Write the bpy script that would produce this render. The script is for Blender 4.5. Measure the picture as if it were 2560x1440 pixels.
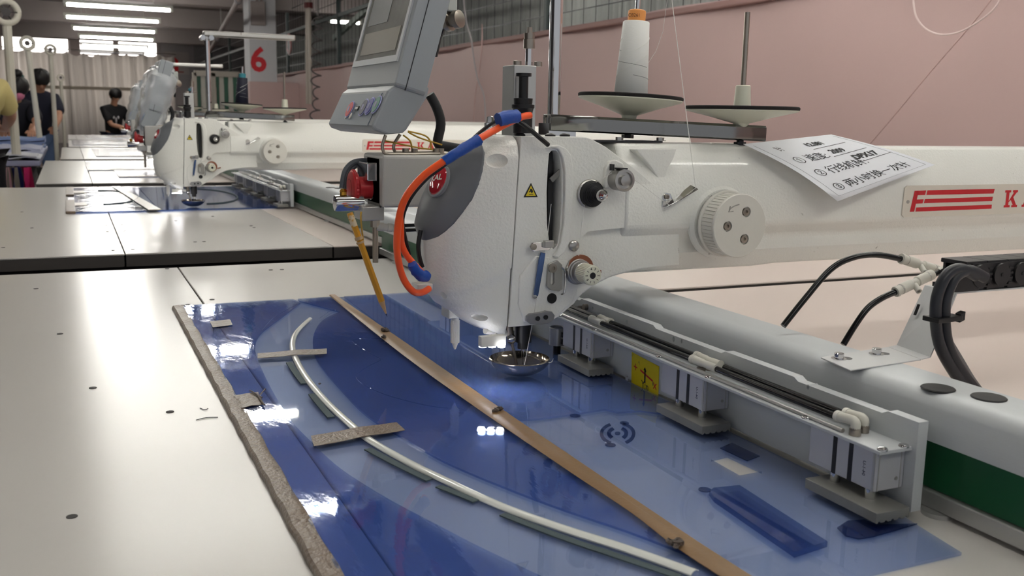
import bpy, bmesh, math, random
from math import sin, cos, pi, sqrt, atan2, radians
from mathutils import Vector, Matrix
from mathutils.geometry import tessellate_polygon

for o in list(bpy.data.objects):
    bpy.data.objects.remove(o)
scene = bpy.context.scene
COL = scene.collection
random.seed(7)

# ------------------------------------------------------------------ camera
FPX = 2424.3
YAW, PIT, ROL = radians(24.51), radians(9.95), radians(1.073)
CAM = Vector((0, 0, 1.10))
_f = Vector((sin(YAW)*cos(PIT), cos(YAW)*cos(PIT), -sin(PIT)))
_r0 = Vector((cos(YAW), -sin(YAW), 0))
_u0 = _r0.cross(_f)
_r = _r0*cos(ROL) + _u0*sin(ROL)
_u = -_r0*sin(ROL) + _u0*cos(ROL)
cd = bpy.data.cameras.new('camera')
cd.sensor_width = 36
cd.lens = FPX/2560*36
cd.clip_start = 0.05
cd.clip_end = 100
cd.dof.use_dof = True
cd.dof.focus_distance = 1.12
cd.dof.aperture_fstop = 15
cam = bpy.data.objects.new('camera', cd)
COL.objects.link(cam)
cam.matrix_world = Matrix(((_r.x, _u.x, -_f.x, CAM.x), (_r.y, _u.y, -_f.y, CAM.y), (_r.z, _u.z, -_f.z, CAM.z), (0, 0, 0, 1)))
scene.camera = cam

# ------------------------------------------------------------------ world and exposure
w = bpy.data.worlds.new('room_ambient')
scene.world = w
w.use_nodes = True
w.node_tree.nodes['Background'].inputs[0].default_value = (0.93, 0.95, 1.0, 1)
w.node_tree.nodes['Background'].inputs[1].default_value = 0.40
scene.view_settings.view_transform = 'Standard'
scene.view_settings.look = 'None'
scene.view_settings.exposure = 0.22
scene.view_settings.gamma = 1
scene.view_settings.use_curve_mapping = False
TUBE_STRENGTH = 40.0
scene.cycles.transparent_max_bounces = 24
scene.cycles.max_bounces = 6
scene.cycles.diffuse_bounces = 3
scene.cycles.glossy_bounces = 3
scene.cycles.use_light_tree = False
scene.cycles.use_adaptive_sampling = True
scene.cycles.adaptive_threshold = 0.03


# ------------------------------------------------------------------ pixel helpers (photo 2560x1440)
def ray(x, y):
    return _r*((x-1280)/FPX) - _u*((y-720)/FPX) + _f
def onz(x, y, z):
    d = ray(x, y); return CAM + d*((z-CAM.z)/d.z)
def ony(x, y, Y):
    d = ray(x, y); return CAM + d*(Y/d.y)
def onx(x, y, X):
    d = ray(x, y); return CAM + d*(X/d.x)
def proj(p):
    q = Vector(p)-CAM; k = q.dot(_f)
    return 1280+FPX*q.dot(_r)/k, 720-FPX*q.dot(_u)/k
def lerp(a, b, t): return a+(b-a)*t
def interp(tab, x):
    if x <= tab[0][0]: return tab[0][1]
    for (x0, y0), (x1, y1) in zip(tab, tab[1:]):
        if x <= x1: return lerp(y0, y1, (x-x0)/(x1-x0))
    return tab[-1][1]
def V(*a): return Vector(a)


# ------------------------------------------------------------------ materials
def srgb(r, g, b):
    def f(c):
        c /= 255.0
        return c/12.92 if c <= 0.04045 else ((c+0.055)/1.055)**2.4
    return (f(r), f(g), f(b), 1)
MATS = {}
def mat(name, rgb, rough=0.5, metal=0.0, bump=None, var=0.0, var_scale=6.0, coat=0.0, emit=0.0, spec=0.5, stretch=None, trans=0.0, dirt=None, ior=1.45, sheen=0.0, sss=0.0):
    if name in MATS: return MATS[name]
    m = bpy.data.materials.new(name); m.use_nodes = True
    nt = m.node_tree; b = nt.nodes['Principled BSDF']
    c = srgb(*rgb)
    b.inputs['Base Color'].default_value = c
    b.inputs['Roughness'].default_value = rough
    b.inputs['Metallic'].default_value = metal
    b.inputs['Specular IOR Level'].default_value = spec
    b.inputs['Coat Weight'].default_value = coat
    b.inputs['Coat Roughness'].default_value = 0.06
    b.inputs['IOR'].default_value = ior
    b.inputs['Transmission Weight'].default_value = trans
    b.inputs['Sheen Weight'].default_value = sheen
    tc = nt.nodes.new('ShaderNodeTexCoord')
    vec = tc.outputs['Object']
    if stretch:
        mp = nt.nodes.new('ShaderNodeMapping'); mp.inputs['Scale'].default_value = stretch
        nt.links.new(vec, mp.inputs[0]); vec = mp.outputs[0]
    col = None
    if var:
        n = nt.nodes.new('ShaderNodeTexNoise'); n.inputs['Scale'].default_value = var_scale; n.inputs['Detail'].default_value = 5
        nt.links.new(vec, n.inputs['Vector'])
        mx = nt.nodes.new('ShaderNodeMix'); mx.data_type = 'RGBA'
        k = 1-var
        mx.inputs[6].default_value = (c[0]*k, c[1]*k, c[2]*k, 1)
        k = 1+var*0.6
        mx.inputs[7].default_value = (min(1, c[0]*k), min(1, c[1]*k), min(1, c[2]*k), 1)
        nt.links.new(n.outputs['Fac'], mx.inputs[0])
        col = mx.outputs[2]
    if dirt:     # (rgb, scale, threshold): soft-edged grime spots with a shape of their own
        n = nt.nodes.new('ShaderNodeTexNoise'); n.inputs['Scale'].default_value = dirt[1]; n.inputs['Detail'].default_value = 8
        nt.links.new(vec, n.inputs['Vector'])
        rp = nt.nodes.new('ShaderNodeValToRGB')
        rp.color_ramp.elements[0].position = dirt[2]; rp.color_ramp.elements[0].color = (0, 0, 0, 1)
        rp.color_ramp.elements[1].position = min(1, dirt[2]+0.08); rp.color_ramp.elements[1].color = (1, 1, 1, 1)
        nt.links.new(n.outputs['Fac'], rp.inputs[0])
        mx = nt.nodes.new('ShaderNodeMix'); mx.data_type = 'RGBA'
        mx.inputs[6].default_value = c
        if col: nt.links.new(col, mx.inputs[6])
        mx.inputs[7].default_value = srgb(*dirt[0])
        nt.links.new(rp.outputs[0], mx.inputs[0]); col = mx.outputs[2]
    if col: nt.links.new(col, b.inputs['Base Color'])
    if bump:     # (scale, strength, distance)
        n = nt.nodes.new('ShaderNodeTexNoise'); n.inputs['Scale'].default_value = bump[0]; n.inputs['Detail'].default_value = 3
        nt.links.new(vec, n.inputs['Vector'])
        bp = nt.nodes.new('ShaderNodeBump'); bp.inputs['Strength'].default_value = bump[1]; bp.inputs['Distance'].default_value = bump[2]
        nt.links.new(n.outputs['Fac'], bp.inputs['Height'])
        nt.links.new(bp.outputs[0], b.inputs['Normal'])
    if emit:
        b.inputs['Emission Color'].default_value = c
        b.inputs['Emission Strength'].default_value = emit
    MATS[name] = m
    return m

def clear_plastic(name, tint, rough=0.03, bump=None, ior=1.45, haze=0.0, haze_rgb=(120, 135, 175), stretch=None):
    """tinted see-through sheet: light is coloured at every surface it crosses"""
    m = bpy.data.materials.new(name); m.use_nodes = True
    nt = m.node_tree; nt.nodes.clear()
    out = nt.nodes.new('ShaderNodeOutputMaterial')
    tr = nt.nodes.new('ShaderNodeBsdfTransparent'); tr.inputs[0].default_value = (*tint, 1)
    gl = nt.nodes.new('ShaderNodeBsdfGlossy'); gl.inputs['Roughness'].default_value = rough
    fr = nt.nodes.new('ShaderNodeFresnel'); fr.inputs[0].default_value = ior
    base = tr.outputs[0]
    if haze:
        df = nt.nodes.new('ShaderNodeBsdfDiffuse'); df.inputs[0].default_value = srgb(*haze_rgb)
        mh = nt.nodes.new('ShaderNodeMixShader'); mh.inputs[0].default_value = haze
        nt.links.new(base, mh.inputs[1]); nt.links.new(df.outputs[0], mh.inputs[2]); base = mh.outputs[0]
    mx = nt.nodes.new('ShaderNodeMixShader')
    gm = nt.nodes.new('ShaderNodeNewGeometry')
    iv = nt.nodes.new('ShaderNodeMath'); iv.operation = 'SUBTRACT'; iv.inputs[0].default_value = 1.0
    nt.links.new(gm.outputs['Backfacing'], iv.inputs[1])
    ml = nt.nodes.new('ShaderNodeMath'); ml.operation = 'MULTIPLY'
    nt.links.new(fr.outputs[0], ml.inputs[0]); nt.links.new(iv.outputs[0], ml.inputs[1])
    nt.links.new(ml.outputs[0], mx.inputs[0]); nt.links.new(base, mx.inputs[1]); nt.links.new(gl.outputs[0], mx.inputs[2])
    nt.links.new(mx.outputs[0], out.inputs[0])
    if bump:
        tc = nt.nodes.new('ShaderNodeTexCoord'); vec = tc.outputs['Object']
        if stretch:
            mp = nt.nodes.new('ShaderNodeMapping'); mp.inputs['Scale'].default_value = stretch
            mp.inputs['Rotation'].default_value = (0, 0, 0.5)
            nt.links.new(vec, mp.inputs[0]); vec = mp.outputs[0]
        n = nt.nodes.new('ShaderNodeTexNoise'); n.inputs['Scale'].default_value = bump[0]; n.inputs['Detail'].default_value = 4
        nt.links.new(vec, n.inputs['Vector'])
        bp = nt.nodes.new('ShaderNodeBump'); bp.inputs['Strength'].default_value = bump[1]; bp.inputs['Distance'].default_value = bump[2]
        nt.links.new(n.outputs['Fac'], bp.inputs['Height'])
        nt.links.new(bp.outputs[0], gl.inputs['Normal']); nt.links.new(bp.outputs[0], fr.inputs['Normal'])
    MATS[name] = m
    return m


# ------------------------------------------------------------------ mesh builder
class MB:
    def __init__(s): s.v = []; s.f = []
    def add(s, vs, fs):
        n = len(s.v); s.v += [tuple(v) for v in vs]; s.f += [tuple(i+n for i in f) for f in fs]; return s
    def box(s, x0, x1, y0, y1, z0, z1):
        return s.add([(x0, y0, z0), (x1, y0, z0), (x1, y1, z0), (x0, y1, z0), (x0, y0, z1), (x1, y0, z1), (x1, y1, z1), (x0, y1, z1)],
                     [(0, 3, 2, 1), (4, 5, 6, 7), (0, 1, 5, 4), (1, 2, 6, 5), (2, 3, 7, 6), (3, 0, 4, 7)])
    def obox(s, c, ax, ay, az):
        """oriented box: centre and three half-axis vectors"""
        c, ax, ay, az = Vector(c), Vector(ax), Vector(ay), Vector(az)
        vs = [c+ax*i+ay*j+az*k for k in (-1, 1) for j in (-1, 1) for i in (-1, 1)]
        return s.add(vs, [(0, 2, 3, 1), (4, 5, 7, 6), (0, 1, 5, 4), (2, 6, 7, 3), (0, 4, 6, 2), (1, 3, 7, 5)])
    def prism(s, poly, axis, a, b, holes=()):
        """poly in the plane across axis: x->(y,z), y->(x,z), z->(x,y); extruded from a to b"""
        def P(p, h):
            return {'x': (h, p[0], p[1]), 'y': (p[0], h, p[1]), 'z': (p[0], p[1], h)}[axis]
        loops = [list(poly)]+[list(h) for h in holes]
        flat = [p for l in loops for p in l]
        tris = tessellate_polygon([[Vector((p[0], p[1], 0)) for p in l] for l in loops])
        n = len(flat); base = len(s.v)
        s.v += [P(p, a) for p in flat]+[P(p, b) for p in flat]
        for t in tris:
            s.f.append(tuple(base+i for i in t)); s.f.append(tuple(base+n+i for i in reversed(t)))
        k = 0
        for l in loops:
            m = len(l)
            for i in range(m):
                j = (i+1) % m
                s.f.append((base+k+i, base+k+j, base+n+k+j, base+n+k+i))
            k += m
        return s
    def lathe(s, prof, o, axis, n=28):
        """prof: (radius, height along axis) from origin o"""
        o = Vector(o); a = Vector(axis).normalized()
        t = Vector((0, 0, 1)) if abs(a.z) < 0.9 else Vector((1, 0, 0))
        e1 = a.cross(t).normalized(); e2 = a.cross(e1)
        base = len(s.v)
        for r, h in prof:
            for i in range(n):
                th = 2*pi*i/n
                s.v.append(tuple(o+a*h+(e1*cos(th)+e2*sin(th))*max(r, 1e-6)))
        for k in range(len(prof)-1):
            for i in range(n):
                j = (i+1) % n
                s.f.append((base+k*n+i, base+k*n+j, base+(k+1)*n+j, base+(k+1)*n+i))
        s.f.append(tuple(base+i for i in reversed(range(n))))
        s.f.append(tuple(base+(len(prof)-1)*n+i for i in range(n)))
        return s
    def cyl(s, p0, p1, r0, r1=None, n=20):
        p0, p1 = Vector(p0), Vector(p1)
        return s.lathe([(r0, 0), (r0 if r1 is None else r1, (p1-p0).length)], p0, p1-p0, n)
    def tube(s, pts, r, n=8, sub=1, radii=None):
        pts = [Vector(p) for p in pts]
        if sub > 1:
            q = []
            for i in range(len(pts)-1):
                p0 = pts[max(i-1, 0)]; p1 = pts[i]; p2 = pts[i+1]; p3 = pts[min(i+2, len(pts)-1)]
                for k in range(sub):
                    t = k/sub
                    q.append(0.5*((2*p1)+(p2-p0)*t+(2*p0-5*p1+4*p2-p3)*t*t+(3*p1-p0-3*p2+p3)*t**3))
            q.append(pts[-1]); pts = q
        base = len(s.v); N = len(pts)
        up = None
        for i, p in enumerate(pts):
            d = (pts[min(i+1, N-1)]-pts[max(i-1, 0)]).normalized()
            if up is None:
                t = Vector((0, 0, 1)) if abs(d.z) < 0.9 else Vector((1, 0, 0))
                up = d.cross(t).normalized()
            e1 = (up-d*up.dot(d)).normalized(); up = e1; e2 = d.cross(e1)
            rr = r if radii is None else lerp(radii[0], radii[1], i/(N-1))
            for k in range(n):
                th = 2*pi*k/n
                s.v.append(tuple(p+(e1*cos(th)+e2*sin(th))*rr))
        for i in range(N-1):
            for k in range(n):
                j = (k+1) % n
                s.f.append((base+i*n+k, base+i*n+j, base+(i+1)*n+j, base+(i+1)*n+k))
        s.f.append(tuple(base+k for k in reversed(range(n)))); s.f.append(tuple(base+(N-1)*n+k for k in range(n)))
        return s
    def ball(s, c, rx, ry=None, rz=None, nu=16, nv=10):
        ry = ry or rx; rz = rz or rx; c = Vector(c); base = len(s.v)
        for j in range(nv+1):
            ph = -pi/2+pi*j/nv
            for i in range(nu):
                th = 2*pi*i/nu
                s.v.append((c.x+rx*cos(ph)*cos(th), c.y+ry*cos(ph)*sin(th), c.z+rz*sin(ph)))
        for j in range(nv):
            for i in range(nu):
                k = (i+1) % nu
                s.f.append((base+j*nu+i, base+j*nu+k, base+(j+1)*nu+k, base+(j+1)*nu+i))
        return s
    def grid(s, rows, close=False):
        base = len(s.v); n = len(rows[0])
        for r in rows: s.v += [tuple(p) for p in r]
        for j in range(len(rows)-1):
            for i in range(n if close else n-1):
                k = (i+1) % n
                s.f.append((base+j*n+i, base+j*n+k, base+(j+1)*n+k, base+(j+1)*n+i))
        return s
    def slab(s, rows, off):
        """grid given as rows, thickened by the vector off"""
        off = Vector(off); n = len(rows[0]); m = len(rows)
        base = len(s.v)
        s.grid(rows); b2 = len(s.v)
        s.v += [tuple(Vector(p)+off) for r in rows for p in r]
        for j in range(m-1):
            for i in range(n-1):
                s.f.append((b2+(j+1)*n+i, b2+(j+1)*n+i+1, b2+j*n+i+1, b2+j*n+i))
        edge = [i for i in range(n)]+[j*n+n-1 for j in range(1, m)]+[(m-1)*n+i for i in range(n-2, -1, -1)]+[j*n for j in range(m-2, 0, -1)]
        for a, b in zip(edge, edge[1:]+edge[:1]):
            s.f.append((base+b, base+a, b2+a, b2+b))
        return s
    def mesh(s, name):
        me = bpy.data.meshes.new(name); me.from_pydata(s.v, [], s.f); me.validate()
        bm = bmesh.new(); bm.from_mesh(me); bmesh.ops.recalc_face_normals(bm, faces=bm.faces); bm.to_mesh(me); bm.free()
        return me
    def build(s, name, m, parent=None, smooth=35, bevel=0, seg=2, label=None):
        return link(name, s.mesh(name), m, parent, smooth, bevel, seg, label)

def link(name, me, m, parent=None, smooth=35, bevel=0, seg=2, label=None):
    if m and not me.materials: me.materials.append(m)
    if smooth:
        me.polygons.foreach_set('use_smooth', [True]*len(me.polygons))
        me.set_sharp_from_angle(angle=radians(smooth))
    o = bpy.data.objects.new(name, me); COL.objects.link(o)
    if parent: attach(o, parent)
    if bevel:
        b = o.modifiers.new('bevel', 'BEVEL'); b.width = bevel; b.segments = seg; b.limit_method = 'ANGLE'; b.angle_limit = radians(40)
    if label: o['label'] = label
    return o
def world_loc(o):
    p = Vector(o.location)
    q = o.parent
    return p if q is None else p
def attach(o, parent):
    o.parent = parent
    o.matrix_parent_inverse = Matrix.Translation(-parent.location) if parent.type == 'EMPTY' else Matrix()
def thing(name, label, cat, loc, group=None):
    o = bpy.data.objects.new(name, None); COL.objects.link(o)
    o.empty_display_size = 0.02
    o.location = loc
    return tag(o, label, cat, group)
def tag(o, label, cat, group=None):
    o['label'] = label; o['category'] = cat
    if group: o['group'] = group
    return o
def structure(o, label=None):
    o['kind'] = 'structure'
    if label: o['label'] = label
    return o
def copy_tree(o, off, label=None, group=None, skip=()):
    r = o.copy(); COL.objects.link(r); r.location = Vector(o.location)+Vector(off)
    if label: r['label'] = label
    if group: r['group'] = group
    for ch in list(o.children):
        if ch.name.split('.')[0] in skip: continue
        c = ch.copy(); COL.objects.link(c); c.parent = r; c.matrix_parent_inverse = ch.matrix_parent_inverse.copy()
        for g in list(ch.children):
            d = g.copy(); COL.objects.link(d); d.parent = c; d.matrix_parent_inverse = g.matrix_parent_inverse.copy()
    return r
def text_mesh(name, s, size, fn, m, parent=None, align='CENTER', thick=0.0, bold=0.0, res=3):
    """lettering: each flat outline point (u, v) is set into the scene by fn(u, v)"""
    cu = bpy.data.curves.new(name, 'FONT'); cu.body = s; cu.size = size; cu.align_x = align; cu.align_y = 'CENTER'
    cu.resolution_u = res; cu.offset = bold; cu.extrude = thick
    t = bpy.data.objects.new(name, cu); COL.objects.link(t)
    bpy.context.view_layer.update()
    dg = bpy.context.evaluated_depsgraph_get()
    me = bpy.data.meshes.new_from_object(t.evaluated_get(dg))
    bpy.data.objects.remove(t); bpy.data.curves.remove(cu)
    for v in me.vertices: v.co = fn(v.co.x, v.co.y)
    me.materials.clear()
    return link(name, me, m, parent, smooth=0)
def boolean(o, cutters, op='DIFFERENCE'):
    for mb in cutters:
        me = mb.mesh('cutter'); c = bpy.data.objects.new('cutter', me); COL.objects.link(c)
        md = o.modifiers.new('cut', 'BOOLEAN'); md.object = c; md.operation = op; md.solver = 'EXACT'
        bpy.context.view_layer.update()
        dg = bpy.context.evaluated_depsgraph_get()
        new = bpy.data.meshes.new_from_object(o.evaluated_get(dg))
        o.modifiers.clear(); old = o.data; o.data = new
        bpy.data.objects.remove(c); bpy.data.meshes.remove(me)
    o.data.polygons.foreach_set('use_smooth', [True]*len(o.data.polygons))
    o.data.set_sharp_from_angle(angle=radians(35))
    return o

# shared materials
PAINT = mat('hammered_paint', (238, 238, 232), 0.32, bump=(340, 0.6, 0.0010), coat=0.25, dirt=((166, 162, 154), 130, 0.70))
PAINT2 = mat('smooth_paint', (205, 204, 199), 0.35, bump=(260, 0.15, 0.0004))
BOXGREY = mat('light_grey_paint', (186, 184, 180), 0.4, bump=(500, 0.2, 0.0004))
COVER = mat('grey_cover_plastic', (104, 107, 112), 0.38)
PANEL = mat('panel_grey_plastic', (150, 155, 160), 0.42, bump=(900, 0.15, 0.0003))
PANELD = mat('panel_face_film', (108, 120, 132), 0.35)
CHROME = mat('chrome', (215, 215, 215), 0.09, 1.0)
STEEL = mat('brushed_steel', (176, 174, 170), 0.28, 1.0)
NICKEL = mat('dull_nickel', (160, 152, 142), 0.3, 1.0)
ALU = mat('anodised_aluminium', (204, 208, 211), 0.42, 0.08, stretch=(60, 2, 60), var=0.05, var_scale=20)
ALUM = mat('satin_aluminium', (190, 190, 188), 0.36, 0.75)
DARKM = mat('dark_steel', (58, 58, 60), 0.4, 0.8)
BLACK = mat('black_plastic', (22, 22, 24), 0.35)
RUBBER = mat('black_rubber', (28, 28, 31), 0.55)
HOSE = mat('black_hose', (14, 14, 17), 0.2)
FELT = mat('black_felt', (34, 31, 31), 0.95, bump=(1400, 0.6, 0.001))
CREAM = mat('cream_plastic', (222, 222, 203), 0.35)
WHITEP = mat('white_plastic', (222, 220, 212), 0.38)
RED = mat('red_plastic', (182, 38, 44), 0.35)
REDP = mat('red_print', (196, 34, 44), 0.5)
ORANGE = mat('orange_hose', (250, 92, 40), 0.3)
BLUETAPE = mat('blue_tape', (30, 74, 160), 0.4, bump=(300, 0.3, 0.0008))
TABLE = mat('melamine_top', (206, 203, 199), 0.22, var=0.02, var_scale=3)
TABLE2 = mat('warm_melamine_top', (222, 210, 203), 0.28, var=0.02, var_scale=3)
DARKEDGE = mat('dark_board_edge', (66, 62, 60), 0.6)
TAPE = mat('brown_packing_tape', (118, 101, 86), 0.33, bump=(240, 0.9, 0.0016), var=0.2, var_scale=40)
INK = mat('black_ink', (28, 26, 30), 0.6)
PAPER = mat('white_paper', (236, 238, 243), 0.7)
BRASS = mat('brass', (200, 150, 60), 0.25, 1.0)
THREAD = mat('white_thread', (232, 232, 226), 0.6)

# ================================================================== THE ROOM
T = 0.80          # table height
WX = 2.80         # pink partition plane
FLOORM = mat('worn_brown_floor', (112, 84, 76), 0.5, var=0.25, var_scale=2)
CEILM = mat('grey_ceiling', (128, 122, 118), 0.8, var=0.12, var_scale=0.6)
BEAMM = mat('pale_beam_paint', (150, 140, 138), 0.7, var=0.08, var_scale=1.5)
PINK = mat('pink_partition_sheet', (194, 167, 164), 0.55, var=0.05, var_scale=1.2, bump=(1.6, 0.25, 0.03))
CORR = mat('galvanised_sheet', (172, 175, 172), 0.5, 0.1, var=0.25, var_scale=2.5, stretch=(1, 1, 0.25))
GREENSTEEL = mat('dark_green_steel', (62, 72, 72), 0.5)
WALLW = mat('white_wall_paint', (196, 196, 200), 0.7, var=0.06, var_scale=1)
WALLG = mat('grey_wall_paint', (140, 136, 138), 0.75, var=0.1, var_scale=0.8)
structure(MB().box(-9, 4.2, -4, 26, -0.05, 0).build('floor', FLOORM, smooth=0), 'worn brown factory floor under the tables')
structure(MB().box(-9, 4.2, -4, 26, 2.78, 2.9).build('ceiling', CEILM, smooth=0), 'dim grey factory ceiling')
for i, yb in enumerate((5.6, 9.8, 13.6, 17.4, 21.4)):
    structure(MB().box(-9, 4.0, yb, yb+0.30, 2.47, 2.78).build('ceiling_beam', BEAMM, smooth=0, bevel=0.01), 'pale concrete beam crossing under the ceiling')
structure(MB().box(-9.15, -9, -4, 26, 0, 2.8).build('wall_left', WALLG, smooth=0), 'grey side wall far to the left')

# right: corrugated outer wall
rows = []
ny = int((26+1)/0.0115)
b = MB()
r0, r1 = [], []
for i in range(ny+1):
    y = -1+i*0.0115
    k = (i % 8)
    x = 4.05 + (0.0 if k in (0, 1, 2) else 0.022 if k in (4, 5, 6) else 0.011)
    r0.append((x, y, 0)); r1.append((x, y, 2.8))
b.grid([r0, r1])
structure(b.build('wall_right', CORR, smooth=0), 'corrugated galvanised sheet wall behind the wire mesh')

# pink partition, in sheets side by side
pp = thing('pink_partition', 'long pink sheet partition running behind the machines', 'partition', (WX, 10, 0))
edges = [-1.0, 1.9, 4.36, 6.7, 8.9, 11.3, 13.2, 15.6, 18.2, 20.6, 24.8]
for a, c in zip(edges, edges[1:]):
    rows = []
    for j in range(9):
        z = 1.64*j/8
        row = []
        for i in range(17):
            y = lerp(a, c, i/16)
            row.append((WX+0.012*sin(y*2.3+z*1.3)+0.01*sin(y*5.1-z*3)*z, y+0.002, z+(0.018*sin(y*1.9) if j == 8 else 0)))
        rows.append(row)
    MB().slab(rows, (0.02, 0, 0)).build('sheet', PINK, pp, smooth=60)
MB().box(WX-0.034, WX+0.03, -1, 24.8, 1.615, 1.648).build('top_strip', mat('folded_hem', (150, 118, 114), 0.6), pp, smooth=0, bevel=.008)

# wire mesh fence above the partition
fe = thing('mesh_fence', 'wire mesh screen on grey posts above the pink partition', 'fence', (WX+0.06, 10, 0))
for y in (1.0, 3.35, 5.78, 8.4, 11.1, 13.9, 16.6, 19.2, 21.8):
    MB().box(WX+0.03, WX+0.07, y-0.022, y+0.022, 0, 2.78).build('post', GREENSTEEL, fe, smooth=0, bevel=0.003)
MB().box(WX+0.035, WX+0.065, -1, 24.8, 2.18, 2.22).build('rail', GREENSTEEL, fe, smooth=0)
b = MB()
for z in (1.75, 1.9, 2.05, 2.2, 2.35, 2.5, 2.65):
    b.cyl((WX+0.05, -1, z), (WX+0.05, 24.8, z), 0.0035, n=5)
y = -1
while y < 24.8:
    b.cyl((WX+0.054, y, 1.55), (WX+0.054, y, 2.78), 0.0025, n=4); y += 0.15
o = b.build('wire_mesh', DARKM, fe, smooth=0); o['kind'] = 'stuff'
br = MB().obox(V(WX+0.1, 8.6, 2.40), V(0.02, 0, 0), V(0, 2.9, -0.42), V(0, 0.006, 0.03)).build('diagonal_brace', mat('green_steel', (104, 118, 112), 0.5), fe, smooth=0)

# back wall with windows and curtain
bw = MB(); BY = 25.0
for (x0, x1, z0, z1) in ((-9, 4.1, 0, 0.95), (-9, -2.6, 0.95, 2.8), (2.05, 4.1, 0.95, 2.8), (-2.6, 2.05, 2.72, 2.8)):
    bw.box(x0, x1, BY, BY+0.15, z0, z1)
structure(bw.build('wall_back', WALLG, smooth=0), 'grey far end wall around the window band')
DAY = mat('daylit_glass', (255, 250, 244), 0.2, emit=2.8)
for i, (x0, x1) in enumerate(((-2.6, -1.32), (-1.26, 0.14), (0.28, 1.1), (1.16, 2.05))):
    wn = MB()
    wn.box(x0, x1, BY+0.03, BY+0.05, 0.95, 2.72)
    o = structure(wn.build('window_%d' % (i+1), DAY, smooth=0), ['bright daylit window pane at the far left end', 'bright daylit window pane left of the far post', 'bright daylit window pane right of the far post', 'bright daylit window pane nearest the corrugated side'][i])
    fr = MB().box(x0-0.03, x0+0.03, BY-0.03, BY+0.08, 0.95, 2.72).box(x1-0.03, x1+0.03, BY-0.03, BY+0.08, 0.95, 2.72)
    fr.box(x0, x1, BY-0.02, BY+0.06, 2.34, 2.37).build('window_frame', BEAMM, o, smooth=0)
structure(MB().box(0.14, 0.36, BY-0.35, BY-0.05, 0, 2.78).build('trim_1', BEAMM, smooth=0, bevel=0.01), 'grey post dividing the far windows')

CURT = mat('pale_plastic_curtain', (222, 219, 216), 0.5, var=0.16, var_scale=1.1, stretch=(4, 1, 0.4))
_nt = CURT.node_tree; _b = _nt.nodes['Principled BSDF']; _o = _nt.nodes['Material Output']
_t = _nt.nodes.new('ShaderNodeBsdfTranslucent'); _t.inputs[0].default_value = srgb(220, 216, 212)
_m = _nt.nodes.new('ShaderNodeMixShader'); _m.inputs[0].default_value = 0.45
_nt.links.new(_b.outputs[0], _m.inputs[1]); _nt.links.new(_t.outputs[0], _m.inputs[2]); _nt.links.new(_m.outputs[0], _o.inputs[0])
ct = thing('plastic_curtain', 'pale pleated plastic curtain hung across the far end', 'curtain', (0.2, BY-0.6, 0.3))
ced = [-2.8, -1.9, -0.9, 0.1, 0.8, 1.5, 2.35]
for q, (a, c) in enumerate(zip(ced, ced[1:])):
    rows = []
    top = 2.36+0.02*(q % 3)
    for j in range(10):
        row = []
        for i in range(49):
            s_ = i/48; x = lerp(a, c, s_)
            sag = 0.07*abs(sin(s_*pi*2.3+q))
            z = lerp(0.35, top-sag, j/9)
            y = BY-0.6+0.05*sin(x*17+q+0.4*j/9)+0.03*sin(x*41+j*0.2)
            row.append((x, y, z))
        rows.append(row)
    MB().slab(rows, (0, 0.004, 0)).build('pleat', CURT, ct, smooth=80)
MB().cyl((-2.9, BY-0.6, 2.42), (2.4, BY-0.6, 2.42), 0.012, n=8).build('curtain_wire', STEEL, ct)
MB().box(-1.9, 1.6, BY-0.68, BY-0.665, 1.55, 1.62).build('hem_band', mat('yellowed_band', (196, 186, 168), 0.6), ct, smooth=0)

# poster on the end wall
pz = thing('wall_poster', 'grey poster with a red mark on the far end wall', 'poster', (2.5, BY-0.01, 1.9))
MB().box(2.2, 2.75, BY-0.02, BY-0.005, 1.98, 2.5).build('board', mat('poster_grey', (150, 142, 140), 0.6), pz, smooth=0)
MB().prism([(2.36, 2.06), (2.5, 2.06), (2.5, 2.3), (2.42, 2.38), (2.44, 2.2)], 'y', BY-0.026, BY-0.02).build('red_mark', REDP, pz, smooth=0)
MB().box(2.26, 2.62, BY-0.026, BY-0.02, 2.02, 2.05).build('red_bar', mat('dull_red', (130, 70, 66), 0.6), pz, smooth=0)

# column with the number
CY = 13.0
cx0, cx1 = ony(625, 150, CY).x, ony(692, 150, CY).x
cl = MB().box(cx0, cx1, CY, CY+0.42, 1.50, 2.78).build('column', WALLW, smooth=0, bevel=0.006)
structure(cl, 'white square column with a red 6 on it')
MB().box(cx0-0.012, WX-0.005, CY-0.012, CY+0.44, 0, 1.50).build('pink_casing', PINK, cl, smooth=0)
pc = ony(646, 152, CY-0.004)
text_mesh('number_six', '6', 0.42, lambda u, v: V(pc.x+u, CY-0.004, pc.z+v), REDP, cl, bold=0.012)
MB().box(cx0+0.02, cx0+0.2, CY-0.06, CY, 2.2, 2.5).build('switch_box', BEAMM, cl, smooth=0, bevel=0.008)
MB().cyl((cx0+0.1, CY-0.03, 2.5), (cx0+0.1, CY-0.03, 2.78), 0.018).cyl((cx0+0.16, CY-0.03, 2.5), (cx0+0.16, CY-0.03, 2.78), 0.018).build('conduit', BEAMM, cl)

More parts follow.
